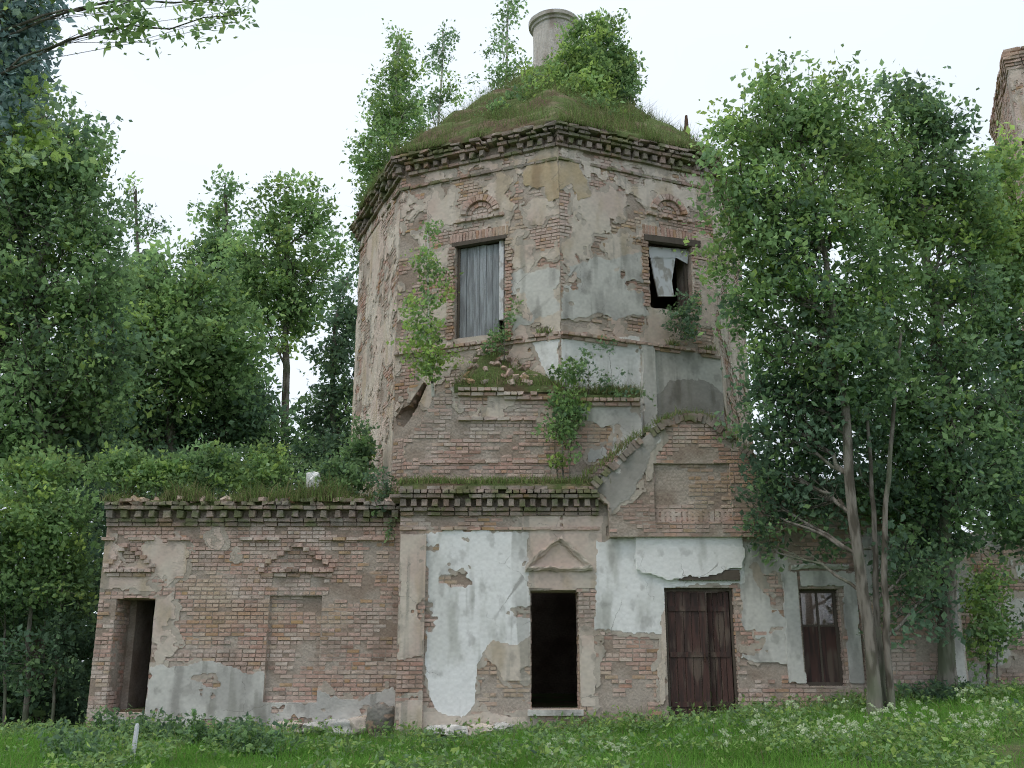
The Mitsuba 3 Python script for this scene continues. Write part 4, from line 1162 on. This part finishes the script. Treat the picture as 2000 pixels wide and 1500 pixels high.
# trees on the right
tree('maple_tree', 'large tree with several stems in front of the right half of the church', 'tree',
     [stem(1705, 18.0, (1690, 1200, 18.0), (1678, 1080, 18), (1655, 900, 18), (1640, 700, 18), (1610, 480, 18), (1560, 300, 18)), stem(1735, 18.1, (1725, 1100, 18.1), (1735, 900, 18.1), (1760, 650, 18.1)), stem(1722, 18.3, (1708, 1150, 18.3), (1705, 950, 18.3), (1690, 750, 18.3))],
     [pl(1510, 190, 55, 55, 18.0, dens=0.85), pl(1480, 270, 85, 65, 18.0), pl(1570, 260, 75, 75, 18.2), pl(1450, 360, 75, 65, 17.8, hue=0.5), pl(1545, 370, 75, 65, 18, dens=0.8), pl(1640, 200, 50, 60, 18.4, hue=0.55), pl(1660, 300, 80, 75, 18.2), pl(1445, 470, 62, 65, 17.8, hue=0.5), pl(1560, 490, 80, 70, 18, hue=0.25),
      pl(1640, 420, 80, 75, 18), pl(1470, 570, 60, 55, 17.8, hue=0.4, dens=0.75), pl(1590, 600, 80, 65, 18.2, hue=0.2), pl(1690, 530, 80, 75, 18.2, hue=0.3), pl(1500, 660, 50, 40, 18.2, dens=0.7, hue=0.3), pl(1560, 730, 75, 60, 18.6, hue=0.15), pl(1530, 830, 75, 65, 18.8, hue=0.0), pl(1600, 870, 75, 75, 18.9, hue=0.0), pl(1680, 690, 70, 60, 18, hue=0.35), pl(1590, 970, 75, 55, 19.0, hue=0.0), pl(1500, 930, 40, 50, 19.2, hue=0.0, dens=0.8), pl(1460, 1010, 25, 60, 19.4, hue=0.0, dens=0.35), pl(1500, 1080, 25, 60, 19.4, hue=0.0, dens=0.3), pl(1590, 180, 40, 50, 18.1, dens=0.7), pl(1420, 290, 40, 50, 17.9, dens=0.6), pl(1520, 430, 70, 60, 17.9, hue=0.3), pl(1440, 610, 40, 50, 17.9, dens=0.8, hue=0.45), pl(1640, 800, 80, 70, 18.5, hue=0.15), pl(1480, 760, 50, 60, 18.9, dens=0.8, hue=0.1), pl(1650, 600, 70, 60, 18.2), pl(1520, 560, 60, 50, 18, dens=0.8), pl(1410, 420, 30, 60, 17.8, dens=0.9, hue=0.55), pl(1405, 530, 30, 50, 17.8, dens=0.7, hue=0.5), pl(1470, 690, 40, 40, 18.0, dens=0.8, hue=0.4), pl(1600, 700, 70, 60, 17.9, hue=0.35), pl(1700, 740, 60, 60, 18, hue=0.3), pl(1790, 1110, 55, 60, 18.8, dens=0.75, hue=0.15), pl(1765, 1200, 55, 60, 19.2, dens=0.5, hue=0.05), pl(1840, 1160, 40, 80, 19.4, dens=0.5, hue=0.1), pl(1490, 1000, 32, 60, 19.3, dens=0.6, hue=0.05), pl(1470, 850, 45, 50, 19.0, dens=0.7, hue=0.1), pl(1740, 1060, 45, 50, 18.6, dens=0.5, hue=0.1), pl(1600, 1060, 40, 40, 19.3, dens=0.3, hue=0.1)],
     0.125, 0.125, 0.58, 13, lai=3.0, twig=0.32, swell=1.25)
tree('maple_tree', 'second large tree crowding the right edge, rounder and denser', 'tree', [stem(1850, 20.0, (1845, 1100, 19.6), (1850, 850, 19.3), (1830, 600, 19.3), (1790, 300, 19.3))],
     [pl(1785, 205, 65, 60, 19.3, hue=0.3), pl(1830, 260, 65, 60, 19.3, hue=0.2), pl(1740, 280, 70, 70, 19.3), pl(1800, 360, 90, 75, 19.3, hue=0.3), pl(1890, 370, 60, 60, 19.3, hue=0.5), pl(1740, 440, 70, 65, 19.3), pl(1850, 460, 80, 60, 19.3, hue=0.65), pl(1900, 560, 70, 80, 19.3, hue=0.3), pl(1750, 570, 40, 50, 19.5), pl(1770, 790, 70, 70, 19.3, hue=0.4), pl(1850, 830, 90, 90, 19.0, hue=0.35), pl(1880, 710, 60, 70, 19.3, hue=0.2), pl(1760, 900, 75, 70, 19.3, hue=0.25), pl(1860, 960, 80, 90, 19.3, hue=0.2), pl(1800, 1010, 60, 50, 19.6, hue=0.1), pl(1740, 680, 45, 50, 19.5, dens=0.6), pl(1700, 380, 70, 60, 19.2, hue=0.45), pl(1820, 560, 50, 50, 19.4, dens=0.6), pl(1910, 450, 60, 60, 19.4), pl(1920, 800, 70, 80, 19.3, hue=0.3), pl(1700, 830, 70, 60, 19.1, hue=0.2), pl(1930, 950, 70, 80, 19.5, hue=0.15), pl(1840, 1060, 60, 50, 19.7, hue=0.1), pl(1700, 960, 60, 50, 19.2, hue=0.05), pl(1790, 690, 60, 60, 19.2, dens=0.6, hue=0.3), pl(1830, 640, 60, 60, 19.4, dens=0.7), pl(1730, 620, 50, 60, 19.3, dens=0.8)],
     0.18, 0.13, 0.56, 14, lai=3.3, twig=0.34, swell=1.25)
tree('lime_tree', 'bright yellow-green tree at the right edge below the tower', 'tree', [stem(2080, 20.5, (2070, 1000, 20.5), (2050, 700, 20.3), (2010, 450, 20.3))],
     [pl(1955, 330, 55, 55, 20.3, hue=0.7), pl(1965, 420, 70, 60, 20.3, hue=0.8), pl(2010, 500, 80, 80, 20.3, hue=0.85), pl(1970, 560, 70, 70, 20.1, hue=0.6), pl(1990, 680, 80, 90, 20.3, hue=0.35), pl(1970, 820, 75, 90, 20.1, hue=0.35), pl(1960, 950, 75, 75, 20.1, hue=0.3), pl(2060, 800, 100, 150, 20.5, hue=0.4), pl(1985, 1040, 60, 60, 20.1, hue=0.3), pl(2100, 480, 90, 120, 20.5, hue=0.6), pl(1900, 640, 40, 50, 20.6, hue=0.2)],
     0.16, 0.135, 0.62, 15, lai=4.0, twig=0.34, swell=1.2)
tree('hazel_bush', 'bright green bush in front of the low ruined wall', 'bush', [stem(1930, 21.8, (1930, 1280, 21.8), (1925, 1180, 21.8)), stem(1945, 21.8, (1950, 1250, 21.8))],
     [pl(1915, 1180, 45, 55, 21.8), pl(1940, 1130, 40, 40, 21.9, hue=0.7), pl(1925, 1260, 48, 55, 21.6, hue=0.5), pl(1960, 1230, 40, 60, 21.9, dens=0.7, hue=0.4)], 0.04, 0.11, 0.7, 16, lai=2.6)
tree('nettle_clump', 'dark low clump of weeds at the right end of the church wall', 'bush', [stem(1810, 19.6, (1810, 1340, 19.6)), stem(1880, 20.0, (1885, 1340, 20.0))],
     [pl(1800, 1362, 55, 26, 19.6), pl(1860, 1355, 50, 32, 19.8), pl(1920, 1365, 45, 28, 20.2), pl(1740, 1362, 40, 18, 19.5, dens=0.8)], 0.02, 0.09, 0.1, 17, lai=3.0, twig=0.15)


# shrubs and saplings growing on the ruin
def on_roof(px, Y):
    x = at(px, 200, Y)[0]
    rho = math.hypot(x - C[0], Y - C[1])
    return np.array([x, Y, ZE + (ZA - ZE) * (RE * 0.96 - rho) / (RE * 0.96 - RA) - 0.15])


tree('birch_sapling', 'bright green sapling growing on the tent roof in front of the lantern', 'sapling', [[on_roof(1160, 24.3), at(1160, 150, 24.4), at(1165, 60, 24.5)], [on_roof(1180, 24.4), at(1200, 130, 24.5)]],
     [pl(1168, 55, 36, 34, 24.5, dens=0.9), pl(1150, 105, 50, 42, 24.4, hue=0.6), pl(1195, 120, 45, 45, 24.6, hue=0.4), pl(1150, 165, 65, 42, 24.2, hue=0.7), pl(1215, 180, 38, 42, 24.5, hue=0.35), pl(1105, 170, 45, 36, 24.2, hue=0.65), pl(1190, 215, 50, 28, 24.0, hue=0.6), pl(1130, 210, 50, 30, 23.8, hue=0.75), pl(1225, 130, 25, 35, 24.6), pl(1180, 60, 30, 40, 24.5), pl(1110, 235, 55, 26, 23.4, hue=0.75), pl(1190, 245, 50, 22, 23.2, hue=0.45), pl(1075, 150, 24, 30, 24.6, dens=0.8), pl(1118, 85, 32, 45, 24.5), pl(1105, 135, 42, 36, 24.3, hue=0.75), pl(1150, 140, 55, 45, 24.2, hue=0.7), pl(1230, 210, 35, 35, 24.2, hue=0.4), pl(1150, 190, 70, 40, 23.9, hue=0.8), pl(1080, 215, 60, 34, 23.4, hue=0.6), pl(1060, 165, 36, 34, 24.2, hue=0.7), pl(1210, 160, 40, 45, 24.4, hue=0.5), pl(1160, 235, 75, 28, 23.2, hue=0.55), pl(1005, 195, 34, 28, 23.8, dens=0.7)],
     0.05, 0.12, 0.66, 20, bark='birch_mat', lai=3.4, twig=0.22, per=26)
tree('willow_shrub', 'low leafy shrub on the roof left of the lantern', 'shrub', [[on_roof(1050, 23.6), at(1050, 190, 23.6)]],
     [pl(1060, 185, 45, 26, 23.7, hue=0.65), pl(1020, 205, 45, 24, 23.5, hue=0.5), pl(1090, 215, 50, 22, 23.3, hue=0.6), pl(1040, 150, 22, 26, 24.6, dens=0.7), pl(975, 225, 40, 22, 23.2, hue=0.45), pl(1040, 235, 50, 20, 22.9, hue=0.5)], 0.03, 0.11, 0.62, 21, lai=3.4, twig=0.18, per=22)
tree('birch_sapling', 'slender sapling on the broken ledge in front of the left drum window', 'sapling', [[at(846, 775, YM + 0.1), at(838, 650, YM - 0.1), at(835, 450, YM - 0.15)]],
     [pl(838, 455, 20, 30, YM - 0.1, dens=0.45), pl(832, 520, 32, 34, YM - 0.1, dens=0.6), pl(825, 590, 38, 36, YM - 0.1, dens=0.75), pl(828, 655, 44, 34, YM - 0.15, hue=0.75), pl(842, 705, 44, 36, YM - 0.2, hue=0.8), pl(872, 560, 22, 40, YM - 0.1, dens=0.3)],
     0.03, 0.10, 0.65, 22, bark='birch_mat', lai=3.2, twig=0.19, per=22)
zl_ = top_g + 0.15
xs_ = at(1100, 940, YG + 0.05)[0]
tree('willow_shrub', 'upright green shrub growing on the ledge left of the portal gable', 'shrub', [[(xs_, YG + 0.15, zl_), at(1098, 850, YG + 0.1), at(1105, 740, YG + 0.15)], [(xs_ + 0.12, YG + 0.15, zl_), at(1118, 830, YG + 0.1)], [(xs_ - 0.1, YG + 0.15, zl_), at(1082, 860, YG + 0.1)]],
     [pl(1108, 735, 32, 28, YG + 0.15, dens=0.8), pl(1090, 785, 36, 30, YG + 0.1), pl(1118, 810, 34, 32, YG + 0.1, hue=0.35), pl(1100, 850, 36, 30, YG, dens=0.9), pl(1095, 895, 28, 26, YG, dens=0.5, hue=0.7)],
     0.022, 0.10, 0.5, 23, lai=3.4, twig=0.18, per=22)
tree('willow_shrub', 'thin trailing shrub across the white plaster below the drum corner', 'shrub', [[at(1150, 790, YM), at(1150, 720, YM - 0.1)], [at(1200, 785, YM), at(1190, 690, YM - 0.05)]],
     [pl(1140, 710, 24, 34, YM - 0.1, dens=0.5), pl(1180, 680, 34, 16, YM - 0.05, dens=0.5), pl(1190, 745, 45, 22, YM - 0.1, dens=0.5), pl(1225, 775, 32, 14, YM - 0.1, dens=0.7)], 0.015, 0.08, 0.2, 24, lai=2.0, twig=0.14, per=18)
tree('willow_shrub', 'blue-green shrub hanging out below the broken right drum window', 'shrub', [[at(1330, 660, 21.75), at(1330, 610, 21.65)]],
     [pl(1325, 620, 30, 24, 21.7), pl(1350, 600, 22, 30, 21.8, dens=0.8), pl(1340, 650, 38, 16, 21.7, dens=0.8)], 0.015, 0.085, 0.15, 25, lai=2.6, twig=0.14, per=20)
tree('willow_shrub', 'small sparse shrub on the rubble under the boarded window', 'shrub', [[at(985, 705, 21.1), at(985, 640, 21.1)]],
     [pl(985, 655, 26, 24, 21.1, dens=0.6), pl(1000, 612, 14, 22, 21.15, dens=0.4), pl(965, 675, 24, 18, 21.0, dens=0.6)], 0.013, 0.08, 0.4, 26, lai=2.2, twig=0.14, per=18)
zw = wing_top + 0.25
for k, (px, py, rx, rz, Y, hue, lab) in enumerate(((235, 905, 60, 34, 21.7, 0.55, 'leafy weeds at the left end of the wing roof'), (325, 915, 50, 28, 21.6, 0.6, 'low light green weeds on the wing roof above the doorway'), (410, 895, 55, 40, 22.0, 0.4, 'taller weeds with crossing stems near the middle of the wing roof'),
                                             (510, 905, 60, 40, 22.0, 0.6, 'bright weeds on the wing roof left of the white lump'), (655, 925, 55, 40, 21.8, 0.25, 'dark weeds on the wing roof right of the white lump'), (700, 870, 26, 60, 22.6, 0.3, 'upright shrub on the wing roof against the drum'))):
    b_ = at(px, py + rz, Y)
    b_[2] = min(b_[2], zw)
    tree('roof_weed', lab, 'weed', [[b_, at(px, py, Y)], [b_ + [0.3, 0, 0], at(px + rx * 0.5, py + 5, Y)], [b_ - [0.3, 0, 0], at(px - rx * 0.5, py + 5, Y)]],
         [pl(px, py, rx * 0.8, rz, Y), pl(px - rx * 0.6, py + rz * 0.4, rx * 0.6, rz * 0.8, Y), pl(px + rx * 0.6, py + rz * 0.3, rx * 0.6, rz * 0.8, Y + 0.1), pl(px, py + rz, rx, rz * 0.5, Y - 0.2)], 0.012, 0.11, hue, 30 + k, group='weeds on the wing roof', lai=3.6, twig=0.18, per=20)
tree('ivy', 'dark creeper in the angle between the wing and the plastered block', 'creeper', [[at(758, 1010, YW - 0.05), at(750, 960, YW - 0.1)]],
     [pl(752, 975, 18, 40, YW - 0.12, ry=10, hue=0.05), pl(740, 940, 28, 22, YW + 0.1, hue=0.1), pl(765, 1030, 8, 30, YW - 0.08, ry=6, hue=0.05, dens=0.6)], 0.012, 0.08, 0.05, 40, lai=2.4, twig=0.1, per=18)


# ------------------------------------------------------------------ grass, herbs and flowers
def blades(x, y, z, h, width, uv, lean=0.35, r=rng):
    """Bent blades of grass, three triangles each."""
    n = len(x)
    a = r.random(n) * 2 * np.pi
    d = np.stack([np.cos(a), np.sin(a), a * 0], 1)
    b = r.random(n) * 2 * np.pi
    s = np.stack([np.cos(b), np.sin(b), b * 0], 1) * (width * 0.5)[:, None]
    o = np.stack([x, y, z], 1)
    le = (lean * h * r.random(n))[:, None]
    m_ = o + d * le * 0.35 + np.array([0, 0, 1.0]) * (h * 0.6)[:, None]
    t_ = o + d * le * 1.2 + np.array([0, 0, 1.0]) * h[:, None]
    v = np.stack([o - s, o + s, m_ + s * 0.8, m_ - s * 0.8, t_], 1).reshape(-1, 3)
    f = (np.array([[0, 1, 2], [0, 2, 3], [3, 2, 4]])[None] + (np.arange(n) * 5)[:, None, None]).reshape(-1, 3)
    return v, f, np.repeat(uv, 5, 0)


r = np.random.default_rng(77)
n = 120000
x, y = r.uniform(-12, 13, n), 11.5 + 9.4 * r.random(n) ** 0.9
keep = (y < YG - 0.02) | ((x < XL) & (y < YW - 0.02)) | (x > XR + 0.1)
keep &= r.random(n) < 0.68 + 0.7 * meshkit.fbm(np.stack([x * 0.8, y * 0.8, x * 0], -1), 3)
x, y = x[keep], y[keep]
patch = meshkit.fbm(np.stack([x * 0.6 + 9, y * 0.6, x * 0], -1), 3)
h = (0.10 + 0.26 * np.clip(patch - 0.25, 0, 1)) * r.uniform(0.5, 1.5, len(x))
h *= np.where(y > 19, 0.9, 1.0)
v, f, u = blades(x, y, ground_z(x, y) - 0.06, h, r.uniform(0.008, 0.018, len(x)), np.stack([np.clip(patch + r.normal(0, 0.25, len(x)), 0, 1), r.random(len(x))], 1), 0.7, r)
obj('grass', (v, f), 'grass_mat', uv=u, kind='stuff', label='bright green uneven grass in front of the ruin', category='grass')
n = 420
cx, cy = r.uniform(-11, 12, n), 12.5 + 8.0 * r.random(n) ** 0.6
keep = (cy < YG - 0.12) | ((cx < XL) & (cy < YW - 0.12))
cx, cy = np.repeat(cx[keep], 26), np.repeat(cy[keep], 26)
x, y = cx + r.normal(0, 0.10, len(cx)), np.minimum(cy + r.normal(0, 0.10, len(cx)), np.where(cx < XL, YW, YG) - 0.03)
h = np.repeat(r.uniform(0.15, 0.5, len(cx) // 26), 26) * r.uniform(0.5, 1.1, len(cx))
v, f, u = blades(x, y, ground_z(x, y) - 0.06, h, r.uniform(0.007, 0.014, len(x)), np.stack([np.repeat(r.random(len(cx) // 26), 26), np.where(r.random(len(x)) < 0.12, 1.0, 0.3)], 1), 0.8, r)
obj('tall_grass', (v, f), 'grass_mat', uv=u, kind='stuff', label='taller clumps of grass with dead stalks along the wall foot and in the meadow', category='grass')
n = 9000
x, y = r.uniform(-11, 12, n), r.uniform(12, 20.9, n)
keep = ((y < YG - 0.05) | ((x < XL) & (y < YW - 0.05))) & (meshkit.fbm(np.stack([x * 0.9 + 40, y * 0.9, x * 0], -1), 3) + np.where(y > 18.6, 0.14, 0) > 0.50)
x, y = x[keep], y[keep]
cl = np.repeat(np.stack([x, y, ground_z(x, y) + 0.05 + 0.18 * r.random(len(x))], 1), 6, 0) + r.normal(0, 0.07, (len(x) * 6, 3))
v, f, u = leaves(cl, 0.085, np.stack([r.random(len(cl)), np.clip(0.6 + r.normal(0, 0.2, len(cl)), 0, 1)], 1), 1.4, 0.6, r)
obj('ground_herbs', (v, f), 'leaf_mat', uv=u, kind='stuff', label='broad-leaved herbs mixed into the grass', category='herbs')

# dry grass and moss tufts on ledges and roofs
gx, gy, gz, gh = [], [], [], []


def tufts(x, y, z, h):
    gx.append(x), gy.append(y), gz.append(z), gh.append(h)


n = 9500                                            # the tent roof
a = r.uniform(-np.pi, 0, n)
rho = RE * np.sqrt(r.uniform(0.03, 0.97, n))
oc = math.cos(math.pi / 8) / np.cos((a + np.pi / 2) % (np.pi / 4) - np.pi / 8)
rx_ = rho * oc
tt = (1 - rho / RE) * RE / (RE - RA)
px_, py_, pz_ = C[0] + rx_ * np.cos(a), C[1] + rx_ * np.sin(a), ZE + (ZA - ZE) * np.clip(tt, 0, 1) - 0.12
k = meshkit.fbm(np.stack([px_, py_, pz_], -1) * 0.9, 3) > 0.36
tufts(px_[k], py_[k], pz_[k], 0.08 + 0.55 * r.random(k.sum()) ** 1.5 * (0.3 + 1.2 * meshkit.fbm(np.stack([px_[k], py_[k], pz_[k]], -1) * 1.6, 3, 4)))
n = 2600                                            # its eaves
e = r.integers(0, 4, n)
t_ = r.random(n)
ends = np.array([V[5], V[6], V[7], V[0], V[1], V[2]])
sel = r.choice([1, 2, 3, 4], n)
q0 = C + (ends[sel] - C) * (RE + 0.0) / R
q1 = C + (np.array([V[7], V[0], V[1], V[2]])[sel - 1] - C) * (RE + 0.0) / R
qq = q0 + (q1 - q0) * t_[:, None]
k = meshkit.fbm(np.stack([qq[:, 0], qq[:, 1], t_ * 0], -1) * 1.4, 3) > 0.45
tufts(qq[k, 0], qq[k, 1], np.full(k.sum(), ZE - 0.03), r.uniform(0.08, 0.3, k.sum()))
n = 4200                                            # the wing roof
x, y = r.uniform(XW - 0.1, XL, n), YW - 0.12 + 2.6 * r.random(n) ** 1.6
q_ = meshkit.fbm(np.stack([x * 1.3, y * 1.3, x * 0], -1), 3, 6)
k = q_ > 0.36
tufts(x[k], y[k], np.full(k.sum(), wing_top + 0.10) + (y[k] - YW) * 0.07, 0.06 + 0.95 * np.clip(q_[k] - 0.3, 0, 1) * (0.3 + 1.3 * r.random(k.sum()) ** 1.5))
n = 6000                                            # the ledge over the ground storey
x, y = r.uniform(XL, XR, n), YG - 0.2 + 0.7 * r.random(n)
k = (meshkit.fbm(np.stack([x * 1.2, y, x * 0], -1), 3) > 0.34) & ((x < xg0) | (x > xg1))
tufts(x[k], y[k], np.full(k.sum(), top_g + 0.07), r.uniform(0.06, 0.24, k.sum()))
n = 2200                                            # the rubble slope and the string course
x, y = r.uniform(xa + 0.05, xc, n), r.uniform(YM - 0.05, 21.7, n)
s_ = np.clip((x - xa - 0.03) / (xb + 0.07 - xa), 0, 1)
zz_ = za - 0.06 + np.where(x < xb, 1.5 * np.clip((y - YM) / 1.5, 0, 1) * np.minimum(1, s_ / 0.22) * np.minimum(1, (1 - s_) / 0.55), -0.15)
tufts(x, y, zz_, r.uniform(0.08, 0.32, n))
for fc in (FLf, FRf):
    n = 420
    uu = r.random(n) * fc.w
    k = meshkit.fbm(np.stack([uu * 1.4, uu * 0, uu * 0], -1), 3) > 0.5
    q = fc.pt(uu[k], np.full(k.sum(), 8.63), r.uniform(0.0, 0.1, k.sum()))
    tufts(q[:, 0], q[:, 1], q[:, 2], r.uniform(0.06, 0.2, k.sum()))
for pts in ([(1140, 930), (1180, 902), (1225, 862), (1262, 838)], [(1268, 834), (1305, 812), (1345, 804), (1385, 812), (1420, 840)], [(1424, 846), (1470, 886), (1530, 948)]):
    m_ = smooth_path([FP.pt(*FP.on(*q), -0.08) for q in pts], 40, 0.0, r)
    w_ = r.integers(0, 40, 170)
    tufts(m_[w_, 0] + r.normal(0, 0.03, 170), m_[w_, 1] + r.normal(0, 0.05, 170), m_[w_, 2] - 0.02, 0.04 + 0.16 * r.random(170) ** 2)
gx, gy, gz, gh = map(np.concatenate, (gx, gy, gz, gh))
n = len(gx)
rep = 4
j_ = lambda s: r.normal(0, s, n * rep)
v, f, u = blades(np.repeat(gx, rep) + j_(0.05), np.repeat(gy, rep) + j_(0.05), np.repeat(gz, rep), np.repeat(gh, rep) * r.uniform(0.5, 1.2, n * rep), r.uniform(0.008, 0.02, n * rep), np.stack([r.random(n * rep), r.random(n * rep)], 1), 0.9, r)
obj('ledge_grass', (v, f), 'dry_grass_mat', uv=u, kind='stuff', label='dry grass and moss tufts on the roofs and ledges of the ruin', category='grass')

# cow parsley in flower in the right foreground
spots = [(1560, 14.6), (1620, 15.6), (1660, 14.2), (1700, 15.0), (1735, 16.2), (1770, 14.4), (1810, 15.4), (1850, 14.8), (1885, 15.8), (1925, 15.0), (1480, 15.0), (1410, 14.3), (1960, 16.2), (1530, 16.2), (1100, 14.2), (1210, 14.4), (1600, 14.9), (1900, 14.3)]
for k, (px, Y) in enumerate(spots):
    r = np.random.default_rng(500 + k)
    p = base(px, Y)
    key = thing('cow_parsley', 'white-flowered cow parsley plant standing in the right foreground grass' if px > 1300 else 'pale cow parsley head low in the grass before the dark window', 'wildflower', 'cow parsley in the grass' if px > 1300 else 'cow parsley before the dark window')
    H = r.uniform(0.32, 0.58) * (1 if px > 1300 else 0.6)
    top = p + [r.normal(0, 0.06), r.normal(0, 0.06), H]
    st = [tube(smooth_path([p, (p + top) / 2 + r.normal(0, 0.03, 3), top], 6, 0.004, r), np.linspace(0.008, 0.004, 6), 4)]
    heads = []
    for m in range(r.integers(6, 11)):
        t_ = r.uniform(0.35, 1.0)
        o = p + (top - p) * t_
        hd = o + [r.normal(0, 0.13), r.normal(0, 0.13), r.uniform(0.10, 0.26)]
        st.append(tube([o, (o + hd) / 2 + [0, 0, -0.02], hd], 0.0035, 3))
        heads.append(hd)
    lf = p + r.normal(0, 1, (150, 3)) * [0.14, 0.14, 0.0] + np.stack([np.zeros(150), np.zeros(150), r.uniform(0.05, 0.8, 150) * H], 1)
    obj('stem', join(st), 'grass_mat', key, uv=np.tile([[0.5, 0.3]], (sum(len(s[0]) for s in st), 1)))
    v, f, u = leaves(lf, 0.07, np.stack([r.random(150), np.full(150, 0.75)], 1), 0.8, 0.45, r)
    obj('foliage', (v, f), 'leaf_mat', key, uv=u)
    for hd in heads:
        n = 30
        a, rr_ = r.random(n) * 2 * np.pi, r.uniform(0.022, 0.045) * np.sqrt(r.random(n))
        q = hd + np.stack([rr_ * np.cos(a), rr_ * np.sin(a), 0.025 - 9.0 * rr_ ** 2 + r.normal(0, 0.010, n)], 1)
        v, f, u = leaves(q, 0.026, np.stack([r.random(n), r.random(n)], 1), 0.8, 0.9, r)
        obj('flower_head', (v, f), 'petal_mat', key, uv=u)

# nettles in the left foreground, and the pale stake among them
for k in range(26):
    r = np.random.default_rng(700 + k)
    px, Y = 120 + 440 * ((k * 0.618) % 1), 15.4 + 4.6 * ((k * 0.382 + 0.2) % 1)
    p = base(px, Y)
    key = thing('nettle', 'dark green nettle standing in the grass before the left wing', 'nettle', 'nettles before the wing')
    st, lv = [], []
    for m in range(5):
        b_ = p + [r.normal(0, 0.12), r.normal(0, 0.12), 0]
        H = r.uniform(0.35, 0.7)
        tp_ = b_ + [r.normal(0, 0.08), r.normal(0, 0.08), H]
        st.append(tube([b_, (b_ + tp_) / 2, tp_], [0.007, 0.005, 0.003], 4))
        t_ = np.repeat(np.linspace(0.2, 1, 9), 4)
        lv.append(b_ + (tp_ - b_) * t_[:, None] + r.normal(0, 0.045, (36, 3)) * [1, 1, 0.5])
    obj('stem', join(st), 'grass_mat', key, uv=np.tile([[0.3, 0.3]], (sum(len(s[0]) for s in st), 1)))
    lv = np.vstack(lv)
    v, f, u = leaves(lv, 0.095, np.stack([r.random(len(lv)), np.clip(0.3 + r.normal(0, 0.18, len(lv)), 0, 1)], 1), 1.0, 0.55, r)
    obj('foliage', (v, f), 'leaf_mat', key, uv=u)
p = base(270, 16.0)
o = obj('stake', tube([p, p + [0.02, 0, 0.30], p + [0.035, 0, 0.62], p + [0.03, 0, 0.66]], [0.042, 0.036, 0.034, 0.02], 7), 'white_paint_mat', smooth=40)
labels[o] = {'label': 'thin pale wooden stake standing among the nettles', 'category': 'stake'}
